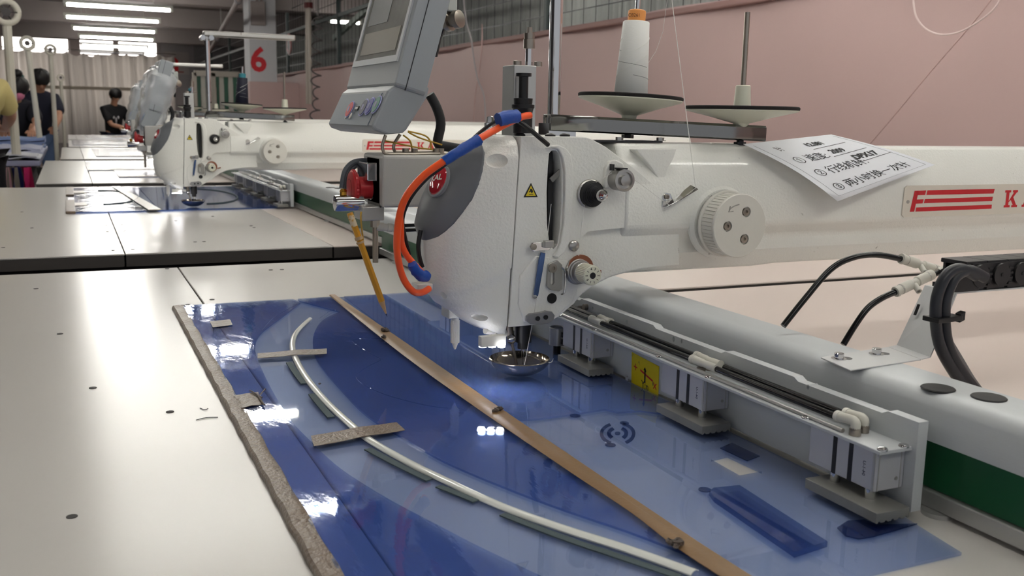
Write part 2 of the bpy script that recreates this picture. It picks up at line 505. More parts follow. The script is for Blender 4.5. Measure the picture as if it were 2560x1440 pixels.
# pipes under the ceiling
for (a, c, r, lab) in ((V(1.55, 8.2, 2.42), V(2.35, 18.5, 2.10), 0.03, 'long pale conduit pipe running back under the ceiling'),
                       (V(1.2, 8.4, 2.6), V(1.9, 8.4, 2.6), 0.035, 'short pale pipe crossing just under the ceiling')):
    p = thing('conduit_pipe', lab, 'pipe', a)
    MB().cyl(a, c, r, n=10).build('pipe', BEAMM, p)
    MB().cyl(lerp(a, c, .3), lerp(a, c, .31), r*1.5, n=10).cyl(lerp(a, c, .7), lerp(a, c, .71), r*1.5, n=10).build('coupling', WALLG, p)
    for t_ in (0.2, 0.6):
        q = lerp(a, c, t_); MB().cyl(q, V(q.x, q.y, 2.78), 0.006, n=6).build('hanger', STEEL, p)

# ---- fluorescent tubes, one row over the machines and one over the work tables
TUBEM = mat('lit_tube', (255, 253, 246), 0.4, emit=TUBE_STRENGTH)
FIX = mat('batten_white', (198, 198, 190), 0.5)
def tube_lamp(x0, x1, y, z, label, group, two=False):
    t = thing('fluorescent_lamp', label, 'lamp', ((x0+x1)/2, y, z+0.06), group)
    MB().prism([(y-0.025, z+0.022), (y+0.025, z+0.022), (y+0.018, z+0.055), (y-0.018, z+0.055)], 'x', x0-0.02, x1+0.02).build('batten', FIX, t, smooth=0)
    MB().cyl((x0+0.02, y, z), (x1-0.02, y, z), 0.0165, n=8).build('tube', TUBEM, t)
    for x in (x0, x1):
        MB().box(x-0.012, x+0.02, y-0.015, y+0.015, z-0.017, z+0.03).build('end_cap', FIX, t, smooth=0)
    for x in (x0+0.2, x1-0.2):
        MB().cyl((x, y, z+0.055), (x, y, 2.78), 0.003, n=5).build('hanger', STEEL, t)
    return t
ords = ['nearest', 'second', 'third', 'fourth', 'fifth', 'sixth', 'seventh', 'eighth', 'ninth']
far = [12.75, 14.45, 16.35, 18.15, 20.5]
for i, y in enumerate(far):
    dx = (0, 0.0, 0.1, 0.21, 0.27)[i]
    tube_lamp(0.05+dx, 1.22+dx, y, 2.30, '%s of the lit ceiling tubes stepping away over the machine row' % ords[i], 'visible ceiling tubes over the machine row')
for i, y in enumerate((-0.75, 0.9, 2.55, 4.22, 5.72, 7.45, 9.12, 10.95)):
    tube_lamp(0.05, 1.20, y, 2.30, ords[i]+' lit ceiling tube hung above the sewing machines, out of the picture', 'tubes above the sewing machines')
for i, y in enumerate((-0.2, 2.0, 4.2, 6.4, 8.6)):
    tube_lamp(-2.9, -1.73, y, 2.30, ords[i]+' lit ceiling tube hung above the left work tables, out of the picture', 'tubes above the work tables')
for i, y in enumerate((1.5, 3.4, 5.3, 7.2)):  # unseen tubes added to brighten the corrugated wall behind the mesh
    tube_lamp(3.15, 3.75, y, 2.42, ords[i]+' short lit tube added beyond the pink partition to light the corrugated wall, out of the picture', 'tubes added beyond the partition')
for i, y in enumerate((-0.4, 0.8, 2.0, 3.2)):
    tube_lamp(1.50, 2.65, y, 2.30, ords[i]+' lit ceiling tube above the arm ends by the partition, out of the picture', 'tubes beside the partition')
tl = tube_lamp(0.32, 1.6, 23.2, 2.32, 'unlit tube pair lowest in the row before the curtain', 'visible ceiling tubes over the machine row')
for c in tl.children:
    if c.name.startswith('tube'): c.data.materials[0] = mat('unlit_tube', (214, 218, 230), 0.3)
q0, q1 = onx(828, 55, 3.35), onx(893, 58, 3.35)
tube_lamp(3.2, 3.62, 12.95, 2.30, 'lone lit tube seen through the wire mesh beside the control panel', 'visible ceiling tubes over the machine row')

# ================================================================== TABLES
HOLE = mat('dark_hole', (44, 42, 42), 0.7)
FRAME = mat('black_steel_frame', (40, 36, 38), 0.5)
def table(idx, dx, y0, y1, xl, label, slots=()):
    t = thing('machine_table', label, 'table', (dx+0.5, (y0+y1)/2, 0), 'white machine tables in the row')
    seam = 0.182+dx
    pan = [(xl, seam-0.001, y0, y1, TABLE), (seam+0.001, 0.63+dx, y0, y1, TABLE), (0.632+dx, 2.45, y0, y1-0.548, TABLE2), (0.632+dx, 2.45, y1-0.512, y1, TABLE2)]
    for (a, b_, c, d, m) in pan:
        MB().box(a, b_, c, d, T-0.004, T).build('panel', m, t, smooth=0, bevel=0.001, seg=1)
        MB().box(a+0.001, b_-0.001, c+0.001, d-0.001, T-0.028, T-0.0045).build('panel_core', DARKEDGE, t, smooth=0)
    fr = MB()
    for y in (y0+0.05, y1-0.09): fr.box(xl+0.03, 2.4, y, y+0.04, T-0.09, T-0.03)
    for x in (xl+0.03, 0.6+dx, 2.36): fr.box(x, x+0.04, y0+0.05, y1-0.05, T-0.09, T-0.03)
    fr.build('frame', FRAME, t, smooth=0)
    MB().box(xl+0.12, 2.3, y0+0.10, y0+0.12, 0.1, T-0.09).build('skirt', FRAME, t, smooth=0)
    for x in (xl+0.03, 0.6+dx, 2.36):
        for y in (y0+0.05, y1-0.09):
            MB().box(x, x+0.04, y, y+0.04, 0.0, T-0.09).build('leg', FRAME, t, smooth=0)
    for (px, py) in slots:
        p = onz(px, py, T)
        MB().lathe([(0.004, 0.0), (0.004, 0.0006)], (p.x, p.y, T), (0, 0, 1), 12).build('screw_hole', HOLE, t)
    return t
t1 = table(1, 0.0, -0.35, 1.975, -1.2, 'nearest white machine table under the blue template',
           [(150, 835), (232, 970), (90, 722), (530, 749), (470, 762), (455, 764), (677, 675), (705, 674), (180, 1292), (418, 672), (425, 1030)])
t2 = table(2, -0.085, 2.20, 4.20, -1.2, 'second white machine table beyond the dark gap',
           [(55, 530), (80, 570), (8, 619), (265, 564), (304, 562), (268, 579), (312, 578), (283, 626), (332, 623), (440, 552), (532, 541), (488, 605), (510, 604), (628, 565), (635, 569)])
table(3, -0.10, 4.42, 6.40, -0.13, 'third white machine table in the row, narrower on the left')
table(4, -0.10, 6.62, 8.60, -0.05, 'fourth white machine table in the row')
table(5, -0.10, 8.82, 10.80, 0.0, 'fifth white machine table in the row')
table(6, -0.10, 11.02, 13.0, 0.0, 'sixth and farthest white machine table before the standing person')

# ================================================================== TEMPLATE BOARD ON THE NEAR TABLE
SHEET = clear_plastic('blue_tinted_acrylic', (0.85, 0.893, 0.972), 0.025, haze=0.14, haze_rgb=(118, 146, 215))
SHEETU = clear_plastic('blue_tinted_film', (0.71, 0.785, 0.935), 0.04, bump=(70, 0.22, 0.0008), stretch=(1, 0.35, 1), haze=0.07, haze_rgb=(76, 104, 180))
MARK = clear_plastic('dark_blue_marking', (0.45, 0.52, 0.68), 0.05)
SLOTW = mat('white_slot_binding', (232, 234, 228), 0.18, coat=0.5)
FOAM = mat('dark_grip_strip', (74, 88, 92), 0.8, bump=(900, 0.5, 0.0008))
CRUMP = mat('crumpled_tape', (92, 80, 72), 0.4, bump=(400, 0.7, 0.002))
def zpoly(pts, z): return [tuple(onz(p[0], p[1], z).xy) for p in pts]
def flat(pts, z0, z1, holes=()): return MB().prism(pts, 'z', z0, z1, holes)
def strip_poly(line, w0, w1, z):
    """a ribbon of given half width along a pixel line lying at height z"""
    P = [onz(x, y, z) for x, y in line]
    L, R = [], []
    for i, p in enumerate(P):
        d = (P[min(i+1, len(P)-1)]-P[max(i-1, 0)]).normalized(); nrm = V(-d.y, d.x, 0)
        w_ = lerp(w0, w1, i/(len(P)-1))
        L.append((p+nrm*w_)); R.append((p-nrm*w_))
    return L, R
def smooth_line(pts, sub=4):
    q = []
    for i in range(len(pts)-1):
        p0 = Vector(pts[max(i-1, 0)]); p1 = Vector(pts[i]); p2 = Vector(pts[i+1]); p3 = Vector(pts[min(i+2, len(pts)-1)])
        for k in range(sub):
            t = k/sub
            q.append(tuple(0.5*((2*p1)+(p2-p0)*t+(2*p0-5*p1+4*p2-p3)*t*t+(3*p1-p0-3*p2+p3)*t**3)))
    q.append(tuple(pts[-1])); return q

tb = thing('template_board', 'blue see-through sewing template bound with brown tape on the near table', 'template', (0.35, 1.0, T))
hole = zpoly([(1778, 1147), (1849, 1187), (1905, 1177), (1818, 1137)], 0.8035)
flat([(0.140, 0.40), (0.300, 0.40), (0.300, 0.453), (0.560, 0.453), (0.5715, 0.520), (0.5715, 1.548), (0.140, 1.556)], 0.8008, 0.8030, [hole]).build('lower_sheet', SHEET, tb, smooth=0)
band_l = smooth_line([(751, 757), (705, 792), (654, 831), (638, 862), (645, 900), (680, 975), (726, 1049), (775, 1101), (836, 1159), (897, 1202), (989, 1257), (1111, 1321), (1200, 1367), (1400, 1462)])
band_r = smooth_line([(849, 779), (806, 801), (785, 834), (783, 871), (797, 908), (843, 963), (919, 1040), (1019, 1100), (1111, 1153), (1256, 1215), (1412, 1274), (1569, 1327), (1725, 1387), (1860, 1440)])
UZ0, UZ1 = 0.8033, 0.8052
bl = zpoly(band_l, UZ1); brr = zpoly(band_r, UZ1)
flat([(0.146, 1.548)]+[(bl[0][0]-0.004, 1.548)]+bl+[(0.146, bl[-1][1])], UZ0, UZ1).build('upper_film', SHEETU, tb, smooth=0, label='rippled blue film left of the curved slot')
flat([(0.385, 1.548), (bl[0][0]+0.004, 1.548), (bl[0][0]+0.002, 1.53)]+[(brr[0][0], brr[0][1])]+brr+[(0.392, brr[-1][1]), (0.385, brr[-1][1]+0.06)], UZ0, UZ1).build('upper_film', SHEETU, tb, smooth=0, label='blue film between the curved slot and the long brown tape')
edge = zpoly([(1262, 1050), (1330, 1048), (1395, 1040), (1470, 1029), (1512, 1022), (1545, 1030), (1600, 1026), (1645, 1032)], UZ1)
flat([(0.400, 1.545)]+edge+[(0.570, edge[-1][1]+0.004), (0.570, 1.545)], UZ0, UZ1).build('upper_sheet', SHEET, tb, smooth=0, label='second blue sheet under the needle')
# curved slot with white binding
sl = smooth_line([(775, 796), (742, 828), (731, 859), (739, 895), (767, 944), (812, 999), (877, 1060), (928, 1101), (1019, 1153), (1100, 1193), (1256, 1265), (1412, 1321), (1569, 1371), (1737, 1431)])
L, R = strip_poly(sl, 0.0034, 0.0052, 0.8046)
n_ = len(L)
rows = [[l for l in L], [lerp(l, r, .25)+V(0, 0, .0014) for l, r in zip(L, R)], [lerp(l, r, .5)+V(0, 0, .0018) for l, r in zip(L, R)], [lerp(l, r, .75)+V(0, 0, .0014) for l, r in zip(L, R)], [r for r in R]]
MB().slab(rows, (0, 0, -0.0010)).build('slot_binding', SLOTW, tb, smooth=60, label='white glossy binding along the curved slot')
for ln, w_ in (([(722, 905), (742, 935), (760, 958)], .0034), ([(779, 984), (803, 1014), (828, 1042)], .0036), ([(919, 1121), (995, 1161), (1074, 1199)], .0036), ([(1096, 1214), (1142, 1232), (1190, 1252)], .0034), ([(1256, 1284), (1400, 1340), (1550, 1391), (1700, 1441)], .0034)):
    L, R = strip_poly(smooth_line(ln), w_, w_, 0.8042)
    MB().slab([L, R], (0, 0, -0.001)).build('grip_strip', FOAM, tb, smooth=0, label='dark grip strip beside the curved slot')
# thin scored ridge lines
for ln in ([(655, 826), (690, 790), (752, 756)], [(800, 795), (830, 775), (850, 780)], [(955, 846), (895, 848), (885, 858), (952, 898)], [(952, 900), (905, 925), (893, 950), (960, 985), (1060, 1012), (1120, 1020)]):
    MB().tube([onz(x, y, UZ1+.0001) for x, y in smooth_line(ln)], 0.00045, 5).build('score_line', MATS['blue_tinted_acrylic'], tb)
# tapes
lt = [(0.1325, 0.40), (0.1475, 0.40), (0.1475, 1.545), (0.1325, 1.545)]
rows = []
for j in range(60):
    y = lerp(0.40, 1.546, j/59)
    h = 0.0062+0.0007*sin(j*1.7)+0.0005*sin(j*4.3)
    x0 = 0.1322+0.0006*sin(j*2.1); x1 = 0.1478+0.0007*sin(j*1.3+1)
    rows.append([(x0-.0006, y, T+.0006), (x0, y, T+h*.7), (x0+.002, y, T+h), (lerp(x0, x1, .6), y, T+h+.0006*sin(j*3)), (x1-.001, y, T+h-.0004), (x1, y, T+.0053)])
MB().slab(rows, (0, 0, -0.0004)).build('edge_tape', TAPE, tb, smooth=30, label='crumpled brown tape binding the left edge')
ml = [(823, 737), (1000, 880), (1199, 1023), (1428, 1179), (1580, 1280), (1690, 1365), (1820, 1450)]
mr = [(838, 736), (1000, 845), (1254, 1020), (1443, 1147), (1639, 1280), (1775, 1370), (1905, 1452)]
A = [onz(x, y, .8062) for x, y in smooth_line(ml)]; B_ = [onz(x, y, .8062) for x, y in smooth_line(mr)]
rows = [[a+V(0, 0, -.0008) for a in A], [lerp(a, b_, .12)+V(0, 0, .0004) for a, b_ in zip(A, B_)], [lerp(a, b_, .5)+V(0, 0, .0007) for a, b_ in zip(A, B_)], [lerp(a, b_, .55)+V(0, 0, .0002) for a, b_ in zip(A, B_)], [lerp(a, b_, .9)+V(0, 0, .0004) for a, b_ in zip(A, B_)], [b_+V(0, 0, -.0008) for b_ in B_]]
MB().slab(rows, (0, 0, -.0004)).build('hinge_tape', mat('tan_packing_tape', (140, 110, 76), 0.42, bump=(260, 0.35, 0.0008), var=0.12, var_scale=30), tb, smooth=30, label='long tan tape hinging the upper film')
for q, z in (([(644, 883), (817, 871), (817, 884), (644, 895)], .8062), ([(777, 1089), (991, 1055), (1013, 1075), (785, 1115)], .8064)):
    P = [onz(x, y, z) for x, y in q]
    rows = [[lerp(P[0], P[1], i/10)+V(0, 0, .0012*math.exp(-((i-5.5)/1.6)**2)) for i in range(11)], [lerp(P[3], P[2], i/10)+V(0, 0, .0012*math.exp(-((i-5.5)/1.6)**2)) for i in range(11)]]
    MB().slab(rows, (0, 0, -.0005)).build('cross_tape', TAPE, tb, smooth=30, label='brown tape laid across the curved slot')
for q in ([(525, 804), (574, 798), (581, 813), (531, 819)], [(586, 989), (644, 980), (661, 1010), (602, 1020)]):
    P = [onz(x, y, .8060) for x, y in q]
    rows = [[lerp(lerp(P[0], P[1], i/4), lerp(P[3], P[2], i/4), j/4)+V(random.uniform(-.0008, .0008), random.uniform(-.0008, .0008), random.uniform(0, .0009)) for i in range(5)] for j in range(5)]
    MB().slab(rows, (0, 0, -.0006)).build('tape_patch', TAPE, tb, smooth=30, label='small torn brown tape patch')
for (px, py, s_) in ((962, 826, .006), (958, 842, .005), (1243, 1026, .006), (1690, 1362, .006), (800, 960, .002)):
    c = onz(px, py, .8075); b = MB()
    for k in range(4):
        b.ball(c+V(random.uniform(-1, 1), random.uniform(-1, 1), random.uniform(0, .6))*s_*.5, s_*random.uniform(.4, .9), s_*random.uniform(.3, .6), s_*random.uniform(.25, .5), 7, 5)
    for k in range(len(b.v)): b.v[k] = tuple(Vector(b.v[k])+V(random.uniform(-1, 1), random.uniform(-1, 1), random.uniform(-1, 1))*s_*.12)
    b.build('crumpled_tape', CRUMP, tb, smooth=20)
for ln in ([(640, 983), (661, 1012)], [(625, 976), (655, 994)], [(663, 972), (648, 990)]):
    MB().tube([onz(x, y, .8078) for x, y in ln], .0009, 5).build('tape_curl', CRUMP, tb)
# printed marks, dots and the plate
for (px, py, r_) in ((1438, 1039, .0055), (1561, 1057, .0045), (1526, 1112, .0050), (1762, 1224, .0052)):
    c = onz(px, py, .8034)
    MB().lathe([(r_, 0), (r_, .0006)], (c.x, c.y, .80305), (0, 0, 1), 24).build('round_mark', MARK, tb)
c = onz(1544, 1083, .8034)
ex = (onz(1584, 1083, .8034)-c)/40.0; ey = (onz(1544, 1063, .8034)-c)/20.0
for (ri, ro, a0, a1) in ((0, 7, 0, 360), (14, 22, -50, 60), (14, 22, 120, 230), (30, 37, -60, 70), (30, 37, 118, 245), (42, 49, -40, 66), (42, 49, 150, 236)):
    if ro == 7: pts = [(c+ex*7*cos(t*pi/8)+ey*3.5*sin(t*pi/8)).xy for t in range(16)]
    elif ro > 40: continue
    else:
        aa = [radians(lerp(a0, a1, t/14)) for t in range(15)]
        pts = [(c+ex*ro*1.2*cos(t)+ey*ro*.75*sin(t)).xy for t in aa]+[(c+ex*ri*1.2*cos(t)+ey*ri*.75*sin(t)).xy for t in reversed(aa)]
    flat([tuple(p) for p in pts], .80305, .8037).build('curved_mark', MARK, tb, smooth=0)
flat(zpoly([(2093, 1320), (2120, 1303), (2160, 1300), (2193, 1313), (2293, 1310), (2227, 1330), (2180, 1343), (2147, 1348), (2113, 1340)], .8034), .80305, .8040).build('blue_patch', MARK, tb, smooth=0)
flat(zpoly([(1773, 1227), (1782, 1220), (1850, 1213), (2070, 1354), (1987, 1381), (1785, 1243)], .8075), .8032, .8078).build('acrylic_bar', clear_plastic('blue_acrylic_bar', (0.55, 0.63, 0.80), 0.04), tb, smooth=0, bevel=.0006, label='thick dark blue acrylic bar')
flat(zpoly([(1800, 1120), (1830, 1107), (1900, 1140), (1868, 1152)], .8034), .80305, .8036).build('window_tab', MARK, tb, smooth=0)

# loose threads on the table
for i, (ln, lab) in enumerate((([(490, 1050), (515, 1044), (545, 1043)], 'short dark loose thread on the table beside the left tape'), ([(500, 1020), (512, 1024), (520, 1021)], 'tiny curled dark thread above the longer loose thread'))):
    o = MB().tube([onz(x, y, T+.0006) for x, y in smooth_line(ln)], .0004, 5).build('loose_thread', INK); tag(o, lab, 'thread')

# template of the second machine
t2b = thing('template_board', 'far blue template with glossy film on the second table', 'template', (0.25, 3.6, T))
P2 = [onz(*p, .803) for p in ((172, 533), (172, 472), (640, 468), (640, 517))]
x0, x1, y0, y1 = -0.012, 0.60, 3.105, 4.10
SHEET2 = clear_plastic('far_blue_acrylic', (0.72, 0.78, 0.90), 0.06, ior=1.14, haze=0.10, haze_rgb=(84, 104, 160))
flat([(x0, y0), (x1, y0+.03), (x1, y1), (x0, y1)], .8008, .803).build('lower_sheet', SHEET2, t2b, smooth=0)
FILM2 = clear_plastic('wavy_clear_film', (0.68, 0.72, 0.82), 0.05, bump=(16, 0.7, 0.005), haze=0.05, haze_rgb=(150, 160, 185), ior=1.18)
flat([(x0+.02, y0), (0.215, y0), (0.215, y1-.02), (x0+.02, y1-.02)], .8035, .8055).build('upper_film', FILM2, t2b, smooth=0)
flat([(0.24, y0+.005), (x1, y0+.035), (x1, y1-.02), (0.24, y1-.02)], .8035, .8055).build('upper_film', SHEET2, t2b, smooth=0)
TAPE2 = mat('pale_tape', (198, 190, 178), 0.3, bump=(120, 0.5, 0.002))
flat([(0.208, y0-.003), (0.245, y0-.003), (0.175, y1), (0.145, y1)], .8058, .8085).build('hinge_tape', TAPE2, t2b, smooth=0, bevel=.001)
flat([(x0-.006, y0-.004), (x0+.02, y0-.004), (x0+.02, y0+.40), (x0-.006, y0+.40)], .8006, .808).build('edge_tape', TAPE, t2b, smooth=0, bevel=.001)
flat([(x0-.006, y0+.62), (x0+.02, y0+.62), (x0+.02, y1), (x0-.006, y1)], .8006, .808).build('edge_tape', TAPE, t2b, smooth=0, bevel=.001)
for r_, cx in ((.12, .09), (.14, .40)):
    MB().tube([(cx+r_*cos(t*pi/16), 3.62+r_*2.4*sin(t*pi/16), .806) for t in range(-8, 9)], .003, 5).build('slot_edge', FOAM, t2b)
for (px, py, q) in ((190, 478, .02), (192, 508, .02)):
    c = onz(px, py, .809)
    MB().box(c.x-.02, c.x+.03, c.y-.05, c.y+.05, .8056, .8068).build('tape_patch', TAPE2, t2b, smooth=0)

# ================================================================== GANTRY BEAM
BELT = mat('green_belt', (24, 84, 52), 0.35, dirt=((60, 100, 76), 30, 0.72))
bm_ = thing('gantry_beam', 'long aluminium beam with green belt beside the near template', 'beam', (0.63, 0.9, T))
b = MB().prism([(0.612, 0.857), (0.601, 0.857), (0.601, 0.884), (0.6035, 0.890), (0.609, 0.8935), (0.617, 0.8945), (0.655, 0.8945), (0.655, 0.857)], 'y', -0.30, 2.02)
b.build('beam_body', ALU, bm_, smooth=40)
MB().box(0.614, 0.652, -0.30, 2.02, 0.8175, 0.8575).build('beam_core', DARKM, bm_, smooth=0)
MB().box(0.6065, 0.6135, -0.30, 2.015, 0.8180, 0.8565).build('drive_belt', BELT, bm_, smooth=0)
MB().box(0.602, 0.655, -0.30, 2.02, 0.8035, 0.8172).build('base_rail', ALUM, bm_, smooth=0, bevel=.001)
for y in (0.515, 1.2, 1.9):
    MB().cyl((0.606, y, T), (0.606, y, 0.8035), 0.013, n=24).build('glide_disc', ALUM, bm_)
for (px, py) in ((2345, 972), (2472, 995)):
    c = onz(px, py, .8945)
    MB().lathe([(0.0128, 0), (0.0132, .0006), (0.0125, .0013), (0.006, .0018), (0.0, .0019)], (c.x, c.y, .8944), (0, 0, 1), 32).build('hole_plug', RUBBER, bm_)
beam2 = copy_tree(bm_, (0.055, 2.20, 0), 'long aluminium beam with green belt on the second table')
beam3 = copy_tree(bm_, (0.055, 4.42, 0), 'aluminium beam with green belt on the third table, mostly hidden')

# ================================================================== CLAMP CARRIAGE
cg = thing('clamp_carriage', 'aluminium clamp carriage pressing down the edge of the near template', 'clamp carriage', (0.56, 1.0, .805))
PY0, PY1 = 0.514, 1.545
def notch_poly(z0, z1):
    pts = [(PY0, z0), (PY1, z0), (PY1, z1)]
    y = PY1
    for a, c, d in ((1.40, 1.33, -.003), (1.15, 1.05, -.003), (0.885, 0.755, -.003), (0.655, 0.545, -.003)):
        pts += [(a, z1), (a-.006, z1+d), (c+.006, z1+d), (c, z1)]
    pts += [(PY0, z1)]
    return pts
holes = []
for (px, py, r_) in ((1567, 945, .003), (1458, 865, .0), (1520, 940, 0)):
    if r_:
        c = onx(px, py, .575); holes.append([(c.y+r_*cos(t*pi/6), c.z+r_*1.4*sin(t*pi/6)) for t in range(12)])
for (px, py, r_) in ((1567, 806, .0022), (1684, 848, .0022), (1704, 853, .0016), (2020, 968, .0017), (1482, 771, .0015)):
    c = onx(px, py, .575); holes.append([(c.y+r_*cos(t*pi/6), c.z+r_*1.4*sin(t*pi/6)) for t in range(12)])
MB().prism(notch_poly(0.8068, 0.8785), 'x', 0.575, 0.585, holes).build('back_plate', ALU, cg, smooth=0)
MB().box(0.5425, 0.5752, PY0+.004, PY1-.01, 0.8552, 0.8582).build('shelf', ALU, cg, smooth=0, bevel=.0006)
MB().cyl((0.5487, PY0+.05, .8600), (0.5487, PY1-.05, .8600), .0019, n=10).build('shelf_reflection_streak', ALUM, cg)  # grey tube added to draw a reflected streak along the shelf
PRINT = mat('grey_marker_print', (70, 70, 92), 0.6)
CYLB = mat('cylinder_block_grey', (196, 197, 203), 0.42, 0.35)
def clamp_unit(y0, y1, text=True):
    b = MB().box(0.5455, 0.5745, y0, y1, 0.8235, 0.8550)
    bo = b.build('cylinder_block', CYLB, cg, smooth=0, bevel=.0008)
    w_ = y1-y0
    for t_ in (0.40, 0.64):
        yy = y1-w_*(1-t_)*1.0
        yy = lerp(y1, y0, t_)
        MB().box(0.5452, 0.5462, yy-.0022, yy+.0022, 0.8236, 0.8549).build('groove', DARKM, bo, smooth=0)
    for (xa, xb, ya, yb) in ((0.5449, 0.5456, y0+.0006, y0+.003), (0.5480, 0.5488, y0-.0004, y0), (0.5705, 0.5712, y0-.0004, y0)): MB().box(xa, xb, ya, yb, 0.8236, 0.8549).build('edge_rib', ALUM, bo, smooth=0)
    MB().cyl((0.567, y0+.0002, .832), (0.567, y0-.0006, .832), .0016, n=12).build('pin', STEEL, bo)
    for yy in (lerp(y1, y0, .36), lerp(y1, y0, .88)):
        MB().cyl((0.551, yy, .8140), (0.551, yy, .8240), .0042, n=20).build('piston_rod', CHROME, cg)
    fy0, fy1 = y0-.017, y1-.012
    prof = [(0.533, 0.8150), (0.566, 0.8150), (0.566, 0.8068)]
    nt_ = 5
    xs = [lerp(0.566, 0.533, k/(nt_*2)) for k in range(nt_*2+1)]
    for k in range(nt_):
        a, c = xs[2*k], xs[2*k+1]
        prof += [(lerp(a, c, .5), 0.8068), (c, 0.8085), (lerp(c, xs[2*k+2], .5), 0.8068)]
    prof += [(0.533, 0.8068)]
    MB().prism(prof, 'y', fy0, fy1).build('clamp_foot', mat('foot_aluminium', (150, 150, 146), 0.55, 0.5, var=0.15, var_scale=60), cg, smooth=0, bevel=.0003, seg=1)
    for (yy, xx) in ((y0-.003, .5475), (y0-.003, .5690), (y1+.008, .5475)):
        MB().lathe([(.0042, 0), (.0042, .0006), (.0034, .0018), (.0015, .0025), (0, .0026)], (xx, yy, .8582), (0, 0, 1), 20).build('dome_screw', CHROME, cg)
    if text:
        yc = lerp(y1, y0, .86)
        text_mesh('marker_note', '04-1-U', .0042, lambda u, v: V(.54535, yc+.0015-v, .839+u), PRINT, bo, bold=.0001)
units = [(0.524, 0.597), (0.745, 0.820), (0.968, 1.042), (1.19, 1.264), (1.41, 1.484)]
for i, (a, c) in enumerate(units): clamp_unit(a, c)
FIT = mat('white_fitting', (214, 212, 202), 0.4)
HX = (0.5535, 0.5655)
def hose_run(y0, y1, x):
    MB().cyl((x, y0, .8668), (x, y1, .8668), .0029, n=14).build('air_hose', HOSE, cg)
for k, x in enumerate(HX):
    yo = 0.0035*k
    # elbow at the near unit
    MB().lathe([(.0046, 0), (.0046, .005), (.0040, .0052), (.0040, .0062)], (x, .556+yo, .8582), (0, 0, 1), 18).build('nickel_nut', NICKEL, cg)
    MB().tube([(x, .556+yo, .8640), (x, .556+yo, .8672), (x, .5580+yo, .8690), (x, .563+yo, .8690), (x, .575+yo, .8680)], .0040, 14, 3).build('elbow_fitting', FIT, cg)
    MB().lathe([(.0046, 0), (.0048, .002), (.0046, .004)], (x, .573+yo, .8680), (0, 1, -.05), 18).build('fitting_collar', WHITEP, cg)
    hose_run(.577, .742, x)
    # straight tee at the second unit
    MB().lathe([(.0046, 0), (.0044, .001), (.0040, .0015), (.0040, .014), (.0036, .016), (.0036, .022), (.0042, .024), (.0042, .036), (.0047, .0365), (.0047, .041)], (x, .738+yo*3, .8672), (0, 1, 0), 18).build('tee_fitting', FIT, cg)
    MB().lathe([(.0044, 0), (.0044, .0045)], (x-.001, .762+yo, .8582), (0, 0, 1), 8).build('nickel_nut', NICKEL, cg)
    hose_run(.782, .968, x)
    MB().lathe([(.0047, 0), (.0047, .003), (.0042, .004), (.0042, .02), (.0047, .021), (.0047, .026)], (x, .960, .8672), (0, 1, 0), 18).build('tee_fitting', FIT, cg)
    hose_run(.99, 1.40, x)
# yellow axis sticker
YEL = mat('yellow_sticker', (222, 200, 24), 0.4, dirt=((120, 110, 60), 70, 0.68))
S = [onx(x, y, .5746) for x, y in ((1580, 880), (1648, 916), (1646, 994), (1579, 956))]
def s_at(u, v, off=.0006):   # u 0..1 across, v 0..1 down
    return lerp(lerp(S[0], S[1], u), lerp(S[3], S[2], u), v)+V(-off, 0, 0)
st = MB().slab([[s_at(0, 0, .0003), s_at(1, 0, .0003)], [s_at(0, 1, .0003), s_at(1, 1, .0003)]], (.0003, 0, 0)).build('axis_sticker', YEL, cg, smooth=0, label='yellow axis sticker')
def quad_on(fn, pts, name, m, par): return MB().add([fn(*p) for p in pts], [tuple(range(len(pts)))]).build(name, m, par, smooth=0)
quad_on(s_at, [(.34, .40), (.80, .54), (.80, .60), (.34, .46)], 'red_axis_line', REDP, st)
quad_on(s_at, [(.49, .28), (.54, .30), (.54, .78), (.49, .76)], 'black_axis_line', INK, st)
quad_on(s_at, [(.46, .36), (.515, .26), (.57, .40)], 'arrow_head', INK, st)
for (s_, u0, v0, sz, m) in (('+', .16, .44, .016, REDP), ('x', .88, .66, .015, REDP), ('Y:n', .52, .86, .012, INK)):
    text_mesh('axis_letter', s_, sz, lambda u, v: s_at(u0+u/.058, v0-v/.034), m, st)
# sensor cup and bolts on the plate
c = onx(1393, 840, .556)
MB().lathe([(.0105, -.011), (.0105, .011), (.0095, .012), (.0085, .0105)], (.556, c.y, c.z), (0, 0, 1), 24).build('sensor_cup', ALUM, cg)
MB().cyl((.556, c.y, c.z-.024), (.556, c.y, c.z-.011), .005, n=14).build('sensor_tip', BLACK, cg)
MB().box(.560, .575, c.y-.034, c.y-.004, c.z-.010, c.z+.008).build('sensor_bracket', ALUM, cg, smooth=0, bevel=.0008)
for dz in (-.005, .004):
    MB().cyl((.5595, c.y-.012, c.z+dz), (.5560, c.y-.012, c.z+dz), .0034, n=6).build('bolt_head', DARKM, cg)
c = onx(1460, 866, .572)
MB().cyl((.575, c.y, c.z), (.569, c.y, c.z), .0042, n=6).build('bolt_head', DARKM, cg)
for (px, py) in ((1462, 768), (1450, 772)):
    c = onx(px, py, .572); MB().cyl((.575, c.y, c.z), (.570, c.y, c.z), .004, n=12).build('bolt_head', NICKEL, cg)
cg2 = copy_tree(cg, (0.062, 2.60, 0), 'blurred aluminium clamp carriage on the second table', skip=('axis_sticker', 'sensor_cup', 'sensor_tip', 'sensor_bracket'))

